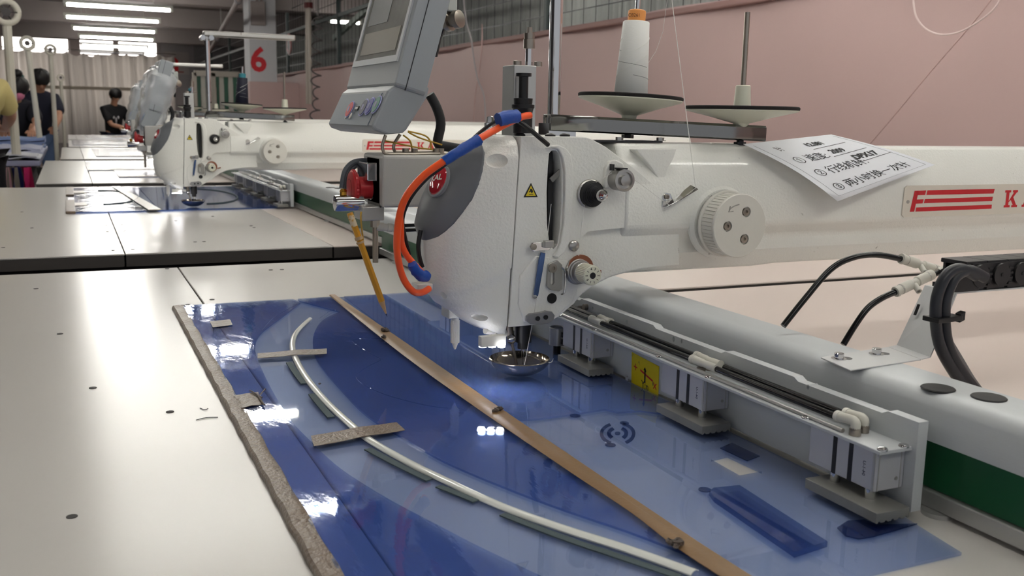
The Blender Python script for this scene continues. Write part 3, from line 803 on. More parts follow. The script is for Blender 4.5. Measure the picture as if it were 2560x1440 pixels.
# ================================================================== CABLE CHAIN WITH ITS BRACKET AND HOSES
WHITEM = mat('white_bracket_paint', (208, 209, 210), 0.4)
bk = thing('chain_bracket', 'bent white metal bracket bolted on the beam', 'bracket', (.62, .62, .895))
zt = 0.8958
base = [onz(*p, zt) for p in ((2052, 893), (2080, 887), (2220, 867), (2303, 898), (2126, 925), (2075, 903))]
MB().prism([tuple(p.xy) for p in base], 'z', zt-.0012, zt).build('base_plate', WHITEM, bk, smooth=0, bevel=.0004)
a0, a1 = onz(2220, 867, zt), onz(2303, 898, zt)
t0, t1 = ony(2312, 713, a0.y+.012), ony(2392, 731, a1.y+.012)
m0, m1 = lerp(a0, t0, .12)+V(.006, 0, -.006), lerp(a1, t1, .12)+V(.006, 0, -.006)
MB().slab([[a0, a1], [m0, m1], [t0, t1]], (.0012, 0, -.0006)).build('riser', WHITEM, bk, smooth=0)
e0, e1 = t0+V(.16, 0, 0), t1+V(.16, 0, 0)
MB().slab([[t0, t1], [e0, e1]], (0, 0, -.0014)).build('top_flange', WHITEM, bk, smooth=0)
for (px, py) in ((2097, 897), (2191, 885)):
    c = onz(px, py, zt)
    MB().lathe([(.0066, 0), (.0066, .0007), (.0042, .0008), (.0042, .005), (.0036, .0056), (.0, .0056)], (c.x, c.y, zt), (0, 0, 1), 20).build('socket_bolt', CHROME, bk)
    MB().lathe([(.005, 0), (.005, .0002)], (c.x+.008, c.y-.001, zt), (0, 0, 1), 16).build('slot_hole', DARKM, bk)
c = lerp(lerp(a0, t0, .62), lerp(a1, t1, .62), .2)
MB().obox(c+V(-.0006, 0, .0004), V(.0003, 0, 0), V(0, .0015, 0), V(.002, 0, .005)).build('slot_hole', DARKM, bk, smooth=0)

CHAINM = mat('cable_chain_black', (34, 33, 35), 0.45)
ch = thing('cable_chain', 'black plastic cable chain at the right edge', 'cable chain', t1)
cy0, cy1 = t1.y-.003, t1.y+.034
cz = t1.z+.001
ch_h = .0265
pitch = .0272
for k in range(10):
    x = t1.x+.012+pitch*k
    lo = MB().box(x-.002, x+pitch-.003, cy0+.004, cy1-.004, cz+ch_h-.004, cz+ch_h).build('chain_link', CHAINM, ch, smooth=0, bevel=.0006)
    MB().box(x, x+pitch-.004, cy0+.004, cy1-.004, cz, cz+.003).build('link_floor', CHAINM, lo, smooth=0)
    for ya in (cy0+.002, cy1-.005): MB().box(x+.004, x+pitch+.004, ya, ya+.003, cz+.002, cz+ch_h-.002).build('side_plate', CHAINM, lo, smooth=0)
    MB().cyl((x+.013, cy0-.001, cz+ch_h/2), (x+.013, cy0+.004, cz+ch_h/2), .0105, n=24).build('hinge_disc', CHAINM, lo)
    MB().cyl((x+.013, cy0-.0016, cz+ch_h/2), (x+.013, cy0, cz+ch_h/2), .002, n=8).build('hinge_pin', BLACK, lo)
    for q in range(4):
        MB().box(x+.0225, x+.0275, cy0-.0006, cy0+.003, cz+.004+q*.0048, cz+.006+q*.0048).build('side_rib', BLACK, lo, smooth=0)
xe = t1.x+.012
MB().prism([(xe-.02, cz), (xe+.012, cz), (xe+.02, cz+ch_h*.72), (xe+.012, cz+ch_h*.82), (xe-.004, cz+.02), (xe-.02, cz+.014)], 'y', cy0, cy0+.005).build('end_bracket', CHAINM, ch, smooth=0, bevel=.0006)
MB().box(xe-.010, xe+.006, cy0+.004, cy1-.004, cz, cz+.004).build('end_floor', CHAINM, ch, smooth=0)
ym = (cy0+cy1)/2
cb = thing('cable_bundle', 'thick black cables looping from the chain down behind the beam', 'cable', V(.7, .6, T))
for k, (dx, r_) in enumerate(((0, .0052), (.0105, .0052))):
    pts = [ony(px+(22 if k else 0), py+(4 if k else 0), t1.y-.016) for px, py in ((2440, 690), (2400, 672), (2365, 690), (2342, 745), (2340, 810), (2352, 870), (2385, 930), (2420, 975), (2440, 1010))]
    MB().tube(pts, r_, 12, 5).build('cable', mat('cable_sheath', (40, 42, 48), 0.35), cb)
pts = [ony(px, py, t1.y-.004) for px, py in ((2370, 850), (2400, 900), (2430, 950), (2460, 990))]
MB().tube(pts, .0035, 10, 4).build('cable', mat('grey_sheath', (120, 120, 122), 0.4), cb, label='thin grey cable')
c = ony(2356, 795, t1.y-.016)
MB().obox(c, V(.0145, 0, .0005), V(0, .009, 0), V(0, 0, .0022)).build('cable_tie', BLACK, cb, smooth=0, bevel=.0006)
MB().obox(c+V(.017, -.004, .001), V(.003, 0, .001), V(0, .003, 0), V(0, 0, .004)).build('tie_head', BLACK, cb, smooth=0, bevel=.0005)
def air_line(label, pts, f0, f1, yy):
    t = thing('air_line', label, 'air hose', ony(*pts[0], yy))
    MB().tube([ony(px, py, yy) for px, py in pts], .0031, 12, 6).build('air_hose', HOSE, t)
    A, B = ony(*f0, yy), ony(*f1, yy); d = (B-A); Ln = d.length
    fb = MB().lathe([(.0052, 0), (.0056, .001), (.0056, .003), (.0050, .0035), (.0050, .008), (.0054, .0085), (.0054, Ln*.42), (.0040, Ln*.45), (.0040, Ln*.58), (.0052, Ln*.6), (.0052, Ln*.9), (.0056, Ln*.92), (.0052, Ln)], A, d, 20).build('push_fitting', FIT, t)
    MB().lathe([(.0053, 0), (.0053, .0012)], A+d*.14, d, 20).lathe([(.0053, 0), (.0053, .0012)], A+d*.86, d, 20).build('steel_ring', STEEL, fb)
    mid = lerp(A, B, .5); MB().lathe([(.0030, 0), (.0030, .013), (.0018, .0131), (.0018, .008)], mid, V(-.25, -.75, -.45), 14).build('side_stub', FIT, fb)
    return t
air_line('black air hose arching from the beam to the upper white fitting', [(1958, 815), (2010, 750), (2075, 675), (2130, 645), (2190, 637), (2255, 648)], (2252, 646), (2345, 676), .74)
air_line('shorter black air hose bending up to the lower white fitting', [(2108, 862), (2140, 810), (2170, 770), (2205, 745), (2243, 728)], (2238, 730), (2330, 686), .70)
o = MB().tube([ony(px, py, .72) for px, py in ((2330, 690), (2370, 672), (2420, 668), (2470, 672))], .0028, 10, 4).build('air_line', HOSE); tag(o, 'short black hose entering the cable chain mouth', 'air hose')
o = MB().cyl(ony(2345, 680, .722), ony(2385, 665, .722), .0042, n=14).build('white_sleeve', WHITEP); tag(o, 'small white sleeve on the hose at the chain mouth', 'sleeve')

# ================================================================== SEWING MACHINE (head and long arm)
YF, YC, HW = 0.955, 1.013, 0.058
YB = YC+HW
def FY(px, py, off=0.0): return ony(px, py, YF-off)
def fxz(pts, off=0.0):
    q = [FY(x, y, off) for x, y in pts]; return [(p.x, p.z) for p in q]
def zs(z): return 1.1+(z-1.1)*0.9745
sm = thing('sewing_machine', 'near white long-arm sewing machine with grey nose cover and red oval badge', 'sewing machine', (0.9, YC, T), 'white long-arm sewing machines in the row')

# ---- long arm
def section(d):
    return [(YF-d, zs(1.022)), (YF-d, zs(.974)), (YF+.016-d, zs(.958)), (YF+.015-d, zs(.940)), (YF+.028, zs(.9175)-d), (YB-.028, zs(.9175)-d), (YB-.015+d, zs(.940)), (YB-.016+d, zs(.958)), (YB+d, zs(.974)), (YB+d, zs(1.022)), (YB-.025, zs(1.0705)+d), (YF+.025, zs(1.0705)+d)]
xa0, xa1, xa2 = FY(1560, 560).x, FY(1935, 560).x, FY(1985, 560).x
rows = []
for x, d in ((xa0, .0022), (xa1-.01, .0022), (xa1, .0019), ((xa1+xa2)/2, .0008), (xa2, 0), (xa2+.01, 0), (2.30, 0)):
    rows.append([(x, y, z) for y, z in section(d)])
b = MB().grid(rows, close=True)
n_ = len(rows[0]); b.f.append(tuple(range(n_))); b.f.append(tuple(len(b.v)-n_+i for i in range(n_)))
b.build('arm', PAINT, sm, smooth=30, bevel=.004, seg=3)
MB().box(2.16, 2.34, YC-.16, YC+.16, T, 0.93).build('arm_column', PAINT2, sm, smooth=0, bevel=.01)

# ---- head casting with the take-up slot
def seam_x(z): return lerp(FY(1270, 832).x, FY(1300, 360).x, (z-FY(1270, 832).z)/(FY(1300, 360).z-FY(1270, 832).z))
ztop = FY(1340, 341).z
cast = [(seam_x(ztop)+.0007, ztop)]+fxz([(1468, 343), (1482, 349), (1516, 368), (1556, 398), (1600, 432), (1648, 472), (1658, 500), (1658, 562), (1560, 570), (1470, 580), (1448, 600), (1446, 650), (1442, 745), (1437, 757), (1415, 776), (1398, 790), (1372, 806), (1330, 813)])
zb = FY(1276, 818).z
cast += [(seam_x(zb)+.0007, zb)]
slot = fxz([(1373, 384), (1380, 376), (1390, 376), (1399, 388), (1404, 420), (1404, 500), (1400, 570), (1394, 612), (1384, 622), (1374, 610), (1368, 560), (1367, 480), (1370, 420)])
MB().prism(cast, 'y', YF, YB, [slot]).build('head_casting', PAINT, sm, smooth=25, bevel=.0025, seg=3)
web = [(1425, 570), (1560, 560), (1700, 552), (1700, 664), (1650, 668), (1610, 672), (1572, 680), (1524, 694), (1485, 714), (1455, 737), (1437, 757), (1415, 770)]
MB().prism([(ony(x, y, YF+.008).x, ony(x, y, YF+.008).z) for x, y in web], 'y', YF+.008, YB-.008).build('arm_web', PAINT, sm, smooth=30, bevel=.002, seg=3)
MB().box(FY(1360, 400).x, FY(1412, 400).x, YF+.022, YF+.026, FY(1380, 630).z, FY(1380, 370).z).build('slot_back', mat('grimy_grey', (120, 118, 114), 0.6, dirt=((50, 48, 46), 40, 0.55)), sm, smooth=0)
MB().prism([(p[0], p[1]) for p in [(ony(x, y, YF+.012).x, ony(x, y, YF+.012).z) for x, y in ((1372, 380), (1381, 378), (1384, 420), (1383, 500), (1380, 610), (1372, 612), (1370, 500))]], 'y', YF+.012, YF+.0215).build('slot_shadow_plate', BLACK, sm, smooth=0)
MB().obox(ony(1393, 436, YF+.006), V(.0075, 0, .0065), V(0, .001, 0), V(-.0018, 0, .0022)).build('take_up_lever', mat('lever_grey', (130, 128, 124), 0.45), sm, smooth=0)
rim = fxz([(1366, 372), (1372, 364), (1395, 362), (1414, 370), (1427, 386), (1433, 420), (1433, 480), (1430, 550), (1424, 600), (1412, 630), (1396, 644), (1384, 642), (1394, 626), (1402, 606), (1409, 560), (1412, 500), (1412, 430), (1406, 394), (1396, 374), (1380, 370)], .004)
MB().prism(rim, 'y', YF-.005, YF+.002).build('slot_rim', PAINT, sm, smooth=40, bevel=.0012)
# lower body plate and pads
pad = fxz([(1300, 690), (1340, 640), (1420, 650), (1450, 705), (1432, 755), (1400, 785), (1370, 800), (1310, 806), (1296, 760)], .002)
MB().prism(pad, 'y', YF-.002, YF+.001).build('lower_pad', PAINT, sm, smooth=40, bevel=.0016, seg=3)
tri = [(1592, 374), (1692, 372), (1684, 396), (1668, 425), (1660, 452), (1648, 452), (1632, 425)]
MB().prism(fxz(tri, -.004), 'y', YF+.004, YF+.03).build('oil_pocket', PAINT, sm, smooth=30, bevel=.001)
zp = FY(1600, 364).z
MB().box(FY(1518, 364).x, FY(1692, 364).x, YF+.030, YF+.075, zs(1.0735), zs(1.0755)).build('top_plate', DARKM, sm, smooth=0)
for px in (1548, 1650):
    c = ony(px, 362, YF+.04); MB().cyl((c.x, c.y, zs(1.0755)), (c.x, c.y, zs(1.0755)+.004), .0045, n=6).cyl((c.x, c.y, zs(1.0755)), (c.x, c.y, zs(1.0755)+.0006), .007, n=16).build('plate_bolt', STEEL, sm)

# ---- nose (end cover): loft of plan curves
XC = seam_x(1.0)
sil = [(1258, 819), (1204, 817), (1165, 808), (1138, 790), (1112, 768), (1088, 752), (1075, 735), (1066, 702), (1057, 651), (1053, 604), (1053, 556), (1060, 520), (1069, 490), (1086, 450), (1108, 412), (1134, 380), (1166, 354)]
def tip_len(px, py, bb):
    d = ray(px, py); l = sqrt(d.x*d.x+d.y*d.y); dx, dy = d.x/l, d.y/l
    h = abs(XC*dy-YC*dx)
    return sqrt(max((h*h-(bb*dx)**2)/(dy*dy), 1e-5))
ztab = []
for px, py in sil:
    z = ony(px, py, YC+.006).z
    ztab.append((z, tip_len(px, py, HW)))
ztab.sort()
ztab2 = [ztab[0]]
for z, a in ztab[1:]:
    if z > ztab2[-1][0]+.0005: ztab2.append((z, a))
ZN0, ZN1 = ztab2[0][0], ztop
btab = [(ZN0, .046), (ZN0+.006, .054), (ZN0+.018, HW), (ZN1-.022, HW), (ZN1-.010, HW-.004), (ZN1-.004, HW-.010), (ZN1, HW-.020)]
def nose_len(z):
    a = interp(ztab2, z)
    return a*(1-0.10*max(0, (z-(ZN1-.010))/.010)**2)
def nose_pt(z, t, off=0.0):
    """t -1 front seam, 0 tip, +1 back seam"""
    a, bb = nose_len(z), interp(btab, z)
    th = t*pi/2
    e = 1.0
    cx_ = math.copysign(abs(cos(th))**e, cos(th)); sy_ = math.copysign(abs(sin(th))**e, sin(th))
    x = seam_x(z)-.0007-a*cx_; y = YC+bb*sy_
    nx, ny = -cos(th)/max(a, .01), sin(th)/bb
    l = sqrt(nx*nx+ny*ny) or 1
    return V(x+nx/l*off, y+ny/l*off, z)
step = [(FY(1110, 763).x, FY(1110, 763).z), (FY(1177, 734).x, FY(1177, 734).z), (FY(1238, 704).x, FY(1238, 704).z), (FY(1288, 668).x, FY(1288, 668).z)]
rows = []
NZ = 96
for j in range(NZ+1):
    z = lerp(ZN0, ZN1, j/NZ)
    row = []
    for i in range(57):
        t = -1+2*i/56
        p = nose_pt(z, t)
        k = min(1, max(0, (z-interp(step, p.x))/.0016))
        row.append(nose_pt(z, t, .0026*(k-1)))
    rows.append(row)
b = MB().grid(rows, close=True)
b.f.append(tuple(range(57))); b.f.append(tuple(NZ*57+i for i in range(57)))
nose = b.build('end_cover', PAINT, sm, smooth=32)
def nose_at(px, py):
    best = None
    for j in range(120):
        z = lerp(ZN0, ZN1, j/119)
        for i in range(160):
            t = -1+i/100
            p = nose_pt(z, t)
            if (nose_pt(z, t, .01)-p).dot(CAM-p) < 0: continue
            q = proj(p); d = (q[0]-px)**2+(q[1]-py)**2
            if best is None or d < best[0]-.01: best = (d, z, t)
    _, z, t = best
    p = nose_pt(z, t); e = nose_pt(z, t, .01)-p
    dz = nose_pt(z+.003, t)-nose_pt(z-.003, t); dt = nose_pt(z, t+.01)-nose_pt(z, t-.01)
    nrm = dt.cross(dz).normalized()
    if nrm.dot(e) < 0: nrm = -nrm
    return p, nrm, z, t
cut = []
for (px, py, rx, rz) in ((1242, 404, .0125, .0080), (1106, 741, .0042, .0050), (1196, 797, .0115, .0052)):
    p, nrm, z, t = nose_at(px, py)
    e1 = nrm.cross(V(0, 0, 1)).normalized(); e2 = e1.cross(nrm).normalized()
    m = MB().ball((0, 0, 0), 1, 1, 1, 20, 12)
    m.v = [tuple(p+nrm*.001+e1*v[0]*rx+e2*v[1]*rz+nrm*v[2]*.0085) for v in m.v]
    cut.append(m)
boolean(nose, cut)
MB().prism([(seam_x(zb+.008)-.012, zb+.008), (seam_x(zb+.008)+.012, zb+.008), (seam_x(ztop-.014)+.012, ztop-.014), (seam_x(ztop-.014)-.012, ztop-.014)], 'y', YF+.0060, YB-.006).build('seam_gasket', BLACK, sm, smooth=0)

# ---- grey plastic cover wrapped over the nose
gb = [(352, 1194), (358, 1201), (382, 1210), (405, 1209), (429, 1206), (464, 1196), (500, 1180), (530, 1158), (559, 1135), (580, 1112), (592, 1094), (599, 1072), (602, 1058)]
rows = []
zlo, zhi = nose_at(1062, 600)[2], ZN1-.003
for j in range(61):
    z = lerp(zlo, zhi, j/60)
    t = -0.02
    tb_ = -0.02
    for i in range(200):
        t = -i/200
        q = proj(nose_pt(z, t, .002))
        if q[0] >= interp(gb, q[1]): break
        tb_ = t
    tb_ = min(tb_, -0.03)
    row = []
    for i in range(33):
        s_ = -1+2*i/32
        k_ = min(1, max(0, (1-abs(s_)-.06)/.5)); row.append(nose_pt(z, abs(tb_)*s_, .0004+.0058*k_*k_*(3-2*k_)*min(1, (j+1)/9)*min(1, (62-j)/7)))
    rows.append(row)
gc = MB().grid(rows).build('grey_cover', COVER, sm, smooth=60)
sd = gc.modifiers.new('thickness', 'SOLIDIFY'); sd.thickness = .0025; sd.offset = -1

# ---- red oval badge
p, nrm, z, t = nose_at(1106, 460)
e1 = nrm.cross(V(0, 0, 1)).normalized()
if e1.x < 0: e1 = -e1
if proj(p+e1*.01)[0] < proj(p)[0]: e1 = -e1
e2 = nrm.cross(e1).normalized()
if e2.z < 0: e2 = -e2
tilt = radians(14); e1, e2 = e1*cos(tilt)+e2*sin(tilt), e2*cos(tilt)-e1*sin(tilt)
def disc(prof, c, rx, rz, n=36):
    m = MB()
    for r, h in prof:
        m.v += [tuple(c+(e1*cos(2*pi*i/n)*rx+e2*sin(2*pi*i/n)*rz)*r+nrm*h) for i in range(n)]
    for k in range(len(prof)-1):
        for i in range(n): m.f.append((k*n+i, k*n+(i+1) % n, (k+1)*n+(i+1) % n, (k+1)*n+i))
    m.f.append(tuple(range(n))); m.f.append(tuple((len(prof)-1)*n+i for i in range(n)))
    return m
c0 = p+nrm*.0052
disc([(1.14, -.006), (1.14, .0014), (1.0, .0022)], c0, .0135, .0168).build('badge_rim', mat('badge_seat', (132, 134, 138), 0.4), sm)
bd = disc([(1.0, .000), (1.0, .0022), (.9, .0031), (.6, .0042), (.3, .0047), (.02, .0048)], c0, .0135, .0168).build('badge', mat('red_enamel', (168, 30, 44), 0.12, coat=1.0), sm, smooth=70, label='red domed oval badge')
text_mesh('badge_lettering', 'KAL', .0098, lambda u, v: c0+e1*u+e2*(v+.002)+nrm*(.0053-((u/.0135)**2+((v+.002)/.0168)**2)*.0022), WHITEP, bd, bold=.00022)

# ---- handwheel
wc = ony(1850, 565, YF-.040)
hw_ = wc
ax = V(0, -1, 0)
MB().lathe([(.044, 0), (.044, .004), (.040, .008), (.030, .0082), (.030, .012)], (wc.x, YF+.002, wc.z), ax, 48).build('wheel_boss', PAINT, sm)
pts = []
NT = 52
for i in range(NT):
    a = 2*pi*i/NT
    for da, r in ((0, .0362), (.018, .0362), (.024, .0370), (2*pi/NT-.006, .0370)):
        pts.append((wc.x+r*cos(a+da), wc.z+r*sin(a+da)))
whl = MB().prism(pts, 'y', YF-.036, YF-.015).build('handwheel', WHITEP, sm, smooth=25, label='ribbed white handwheel')
MB().lathe([(.0392, 0), (.0398, .001), (.0398, .003), (.0385, .004)], (wc.x, YF-.0115, wc.z), ax, 56).build('wheel_flange', WHITEP, whl)
fc = MB().lathe([(.0372, 0), (.0376, .001), (.0376, .003), (.0366, .0042), (.0, .0044)], (wc.x, YF-.0358, wc.z), ax, 56).build('wheel_face', WHITEP, whl)
cuts = []; fp = []
for px, py in ((1866, 530), (1819, 566), (1861, 598)):
    c = ony(px, py, YF-.040); fp.append(c)
    cuts.append(MB().cyl((c.x, YF-.0445, c.z), (c.x, YF-.0372, c.z), .0062, n=20))
boolean(fc, cuts)
for c in fp:
    MB().lathe([(.0046, 0), (.0046, .004), (.0022, .0041), (.0022, .002), (.0, .002)], (c.x, YF-.0360, c.z), ax, 18).build('wheel_bolt', NICKEL, whl)
ar = [ony(*q, YF-.0402) for q in ((1848, 511), (1836, 515), (1826, 522), (1822, 530))]
MB().tube(ar, .0007, 6, 4).tube([ony(1826, 516, YF-.0402), ar[-1], ony(1833, 528, YF-.0402)], .0007, 6).build('turn_arrow', mat('arrow_grey', (150, 148, 142), .5), whl)

# ---- knobs and thread guides on the front
c = FY(1474, 484)
MB().lathe([(.0165, -.001), (.0165, .003), (.0150, .004)], c, ax, 28).build('spring_seat', STEEL, sm)
k1 = MB()
prof = [(.0150, .003), (.0145, .008)]
for q in range(7):
    h = .009+q*.0022; r = .0128-.0011*q; prof += [(r, h), (r, h+.0013), (r-.0012, h+.0015), (r-.0012, h+.0021)]
k1.lathe(prof, c, ax, 24).build('tension_spring', RUBBER, sm, label='black ribbed spring cone')
MB().lathe([(.0058, .024), (.0066, .026), (.0066, .030), (.0045, .033), (.0030, .036), (.0, .037)], c, ax, 20).build('chrome_nub', CHROME, sm)
c = FY(1535, 448)
bump_ = fxz([(1507, 470), (1512, 420), (1522, 402), (1540, 400), (1556, 408), (1560, 440), (1545, 465), (1520, 472)], .003)
MB().prism(bump_, 'y', YF-.006, YF+.001).build('guide_boss', PAINT, sm, smooth=50, bevel=.003, seg=3)
MB().lathe([(.0115, .004), (.0120, .006), (.0120, .020), (.0124, .021), (.0124, .024), (.0095, .0245), (.0095, .022), (.006, .022), (.006, .026), (.003, .0265), (0, .0265)], c, ax, 28).build('pre_tension_knob', STEEL, sm, label='small chrome tension knob')
MB().obox(c+V(.0005, -.014, .0128), V(.0050, 0, 0), V(0, .006, 0), V(0, 0, .0008)).obox(c+V(-.009, -.010, .0140), V(.0008, 0, 0), V(0, .004, 0), V(0, 0, .0035)).build('knob_clip', BLACK, sm, smooth=0)
g = [ony(x, y, YF-.006) for x, y in ((1656, 518), (1658, 490), (1668, 481), (1682, 500), (1730, 466), (1746, 474), (1690, 512))]
gd = MB()
gd.prism([(p_.x, p_.z) for p_ in [ony(*q, YF-.003) for q in ((1655, 518), (1656, 490), (1664, 481), (1676, 484), (1682, 498), (1676, 516))]], 'y', YF-.0035, YF-.001)
gd.slab([[ony(1660, 518, YF-.003), ony(1682, 500, YF-.003), ony(1727, 464, YF-.004)], [ony(1668, 518, YF-.013), ony(1700, 502, YF-.014), ony(1746, 474, YF-.012)]], (0, .0006, .0011))
gd.build('thread_guide', CHROME, sm, smooth=20, bevel=.0004, label='folded chrome thread guide')
c = ony(1667, 492, YF-.004); MB().lathe([(.003, 0), (.003, .0015), (.0015, .0016), (.0015, .0006), (0, .0006)], c, ax, 14).build('guide_screw', NICKEL, sm)

# ---- main tension dial
c = FY(1440, 676)
MB().prism([(c.x+.003+.0165*cos(t*pi/12), c.z+.002+.0165*sin(t*pi/12)) for t in range(24)], 'y', YF-.006, YF-.003).build('brown_plate', mat('brown_fibre_plate', (140, 84, 58), 0.5), sm, bevel=.0004)
MB().lathe([(.0150, 0), (.0155, .004), (.0140, .006), (.0140, .007), (.0128, .0075), (.0128, .0095), (.0138, .010), (.0135, .012), (.0118, .0125), (.0118, .0145), (.0126, .015), (.0115, .018), (.0100, .019)], c, ax, 32).build('tension_discs', STEEL, sm)
pts = []
ci = c+V(0, -.020, 0)
for i in range(36):
    a = 2*pi*i/36
    pts += [(ci.x+.0113*cos(a), ci.z+.0113*sin(a)), (ci.x+.0106*cos(a+.09), ci.z+.0106*sin(a+.09))]
dl = MB().prism(pts, 'y', YF-.038, YF-.019).build('tension_dial', CREAM, sm, smooth=20, label='cream numbered tension dial')
MB().lathe([(.0106, 0), (.0100, .0010), (.0, .0011)], (ci.x, YF-.0378, ci.z), ax, 30).build('dial_face', CREAM, dl)
MB().lathe([(.0036, 0), (.0036, .0003)], (ci.x, YF-.0389, ci.z), ax, 16).build('dial_socket', BLACK, dl)
for i, s_ in enumerate(('3', '4', 'I', '5', '0', 'I', '1', 'I', '2', 'I')):
    a = pi/2-radians(20)+i*2*pi/10
    cx_, cz_ = ci.x+.0074*cos(a), ci.z+.0074*sin(a); rt = a-pi/2
    text_mesh('dial_number', s_, .0038, lambda u, v: V(cx_+u*cos(rt)-v*sin(rt), YF-.03895, cz_+u*sin(rt)+v*cos(rt)), INK, dl, bold=.0001)
MB().obox(FY(1492, 681, .004), V(.005, 0, .001), V(0, .0015, 0), V(0, 0, .0015)).build('dial_pointer', MATS['brown_fibre_plate'], sm, smooth=0)
c = FY(1433, 614); MB().lathe([(.0062, 0), (.0062, .003), (.004, .0045), (.0, .0046)], c, ax, 18).build('pan_screw', STEEL, sm)

# ---- face plate fittings
fm = MB()
fm.prism(fxz([(1322, 616), (1328, 606), (1345, 605), (1375, 603), (1378, 612), (1372, 624), (1345, 626), (1330, 629)], .005), 'y', YF-.008, YF-.005).build('lever_clip', CHROME, sm, smooth=30, bevel=.0008)
MB().lathe([(.0035, 0), (.0035, .002), (.0016, .0021), (0, .0021)], ony(1333, 617, YF-.008), ax, 14).build('clip_screw', NICKEL, sm)
MB().obox(ony(1371, 610, YF-.010), V(.0055, 0, 0), V(0, .003, 0), V(0, 0, .0040)).build('clip_block', STEEL, sm, smooth=0, bevel=.0008)
MB().prism(fxz([(1333, 736), (1345, 650), (1351, 630), (1361, 632), (1357, 660), (1343, 738), (1338, 742)], .004), 'y', YF-.007, YF-.004).build('finger_guard', mat('blue_tinted_steel', (88, 112, 158), 0.18, 0.9), sm, smooth=0, bevel=.0005, label='slim blue-tinted steel strip')
MB().lathe([(.0022, 0), (.0022, .003), (0, .0032)], ony(1335, 741, YF-.004), ax, 12).build('guard_pin', CHROME, sm)
br_ = fxz([(1370, 660), (1392, 650), (1404, 662), (1404, 722), (1396, 728), (1374, 724), (1366, 716)], .004)
sl_ = fxz([(1376, 680), (1384, 680), (1384, 706), (1380, 712), (1375, 708)], .004)
MB().prism(br_, 'y', YF-.006, YF-.003, [sl_]).build('slotted_bracket', STEEL, sm, smooth=0, bevel=.0004)
MB().lathe([(.0050, 0), (.0050, .003), (.0024, .0031), (.0024, .001), (0, .001)], ony(1380, 670, YF-.006), ax, 18).build('bracket_screw', NICKEL, sm)
MB().tube([ony(x, y, YF-.006) for x, y in ((1404, 668), (1411, 676), (1413, 690), (1411, 730), (1402, 736))], .0010, 8, 4).build('wire_guide', CHROME, sm)
MB().lathe([(.0058, -.001), (.0058, .0004)], ony(1380, 746, YF-.003), ax, 20).build('plug_hole', BLACK, sm)
lk = fxz([(1315, 790), (1322, 784), (1350, 780), (1362, 776), (1378, 778), (1385, 788), (1382, 800), (1368, 808), (1350, 810), (1325, 810), (1314, 802)], .004)
MB().prism(lk, 'y', YF-.0065, YF-.003).build('link_plate', mat('satin_grey_plate', (150, 150, 152), 0.35, 0.6), sm, smooth=40, bevel=.001)
for px in (1344, 1364):
    MB().lathe([(.0027, 0), (.0027, .0012), (.0012, .0013), (0, .0010)], ony(px, 796 if px == 1344 else 793, YF-.0065), ax, 12).build('plate_screw', DARKM, sm)

# ---- warning triangle
c = FY(1327, 476, .0006)
def tri_at(u, v, off=.0006): return V(c.x+u, YF-off, c.z+v)
k = .0086
ws = MB().add([tri_at(-k, -.0075), tri_at(k, -.0075), tri_at(0, .0082)], [(0, 1, 2)]).build('warning_sticker', INK, sm, smooth=0, label='yellow and black warning triangle')
quad_on(lambda u, v: tri_at(u, v, .0009), [(-k*.72, -.0060), (k*.72, -.0060), (0, .0054)], 'yellow_field', mat('warning_yellow', (226, 200, 40), 0.4), ws)
quad_on(lambda u, v: tri_at(u, v, .0012), [(-.0010, .002), (.0012, .0015), (.0026, -.001), (.0010, -.0035), (-.0004, -.0012), (-.0020, -.0022), (-.0028, -.0016), (-.0014, -.0004)], 'hand_symbol', INK, ws)
quad_on(lambda u, v: tri_at(u, v, .0012), [(-.0024, -.0046), (.0028, -.0046), (.0028, -.0040), (-.0024, -.0040)], 'plate_symbol', INK, ws)

# ---- nameplate with red bars and slab letters
z0_, z1_ = FY(2256, 543).z, FY(2262, 464).z
x0_ = FY(2256, 500).x
npl = MB().prism([(x0_+.004, z0_), (1.55, z0_), (1.55, z1_), (x0_+.005, z1_), (x0_+.001, z1_-.003), (x0_, z0_+.003)], 'y', YF-.0016, YF).build('nameplate', mat('cream_plate', (224, 218, 206), 0.3), sm, smooth=0, label='cream nameplate with red lettering')
def cr(pts): return [ony(1840+x/3.272, 320+y/3.272, YF-.0019) for x, y in pts]
for pts in ([(1462, 513), (1495, 512), (1458, 684), (1421, 686)], [(1486, 513), (1556, 510), (1547, 548), (1480, 550)], [(1475, 585), (1535, 583), (1526, 617), (1468, 619)],
            [(1566, 510), (2117, 498), (2107, 536), (1557, 548)], [(1546, 582), (2102, 562), (2095, 598), (1537, 615)], [(1475, 650), (2093, 627), (2090, 660), (1467, 684)]):
    MB().add(cr(pts), [(0, 1, 2, 3)]).build('red_bar', REDP, npl, smooth=0)
kx, kz = cr([(2190, 650)])[0].x, cr([(2190, 650)])[0].z
kh = cr([(2190, 510)])[0].z-kz
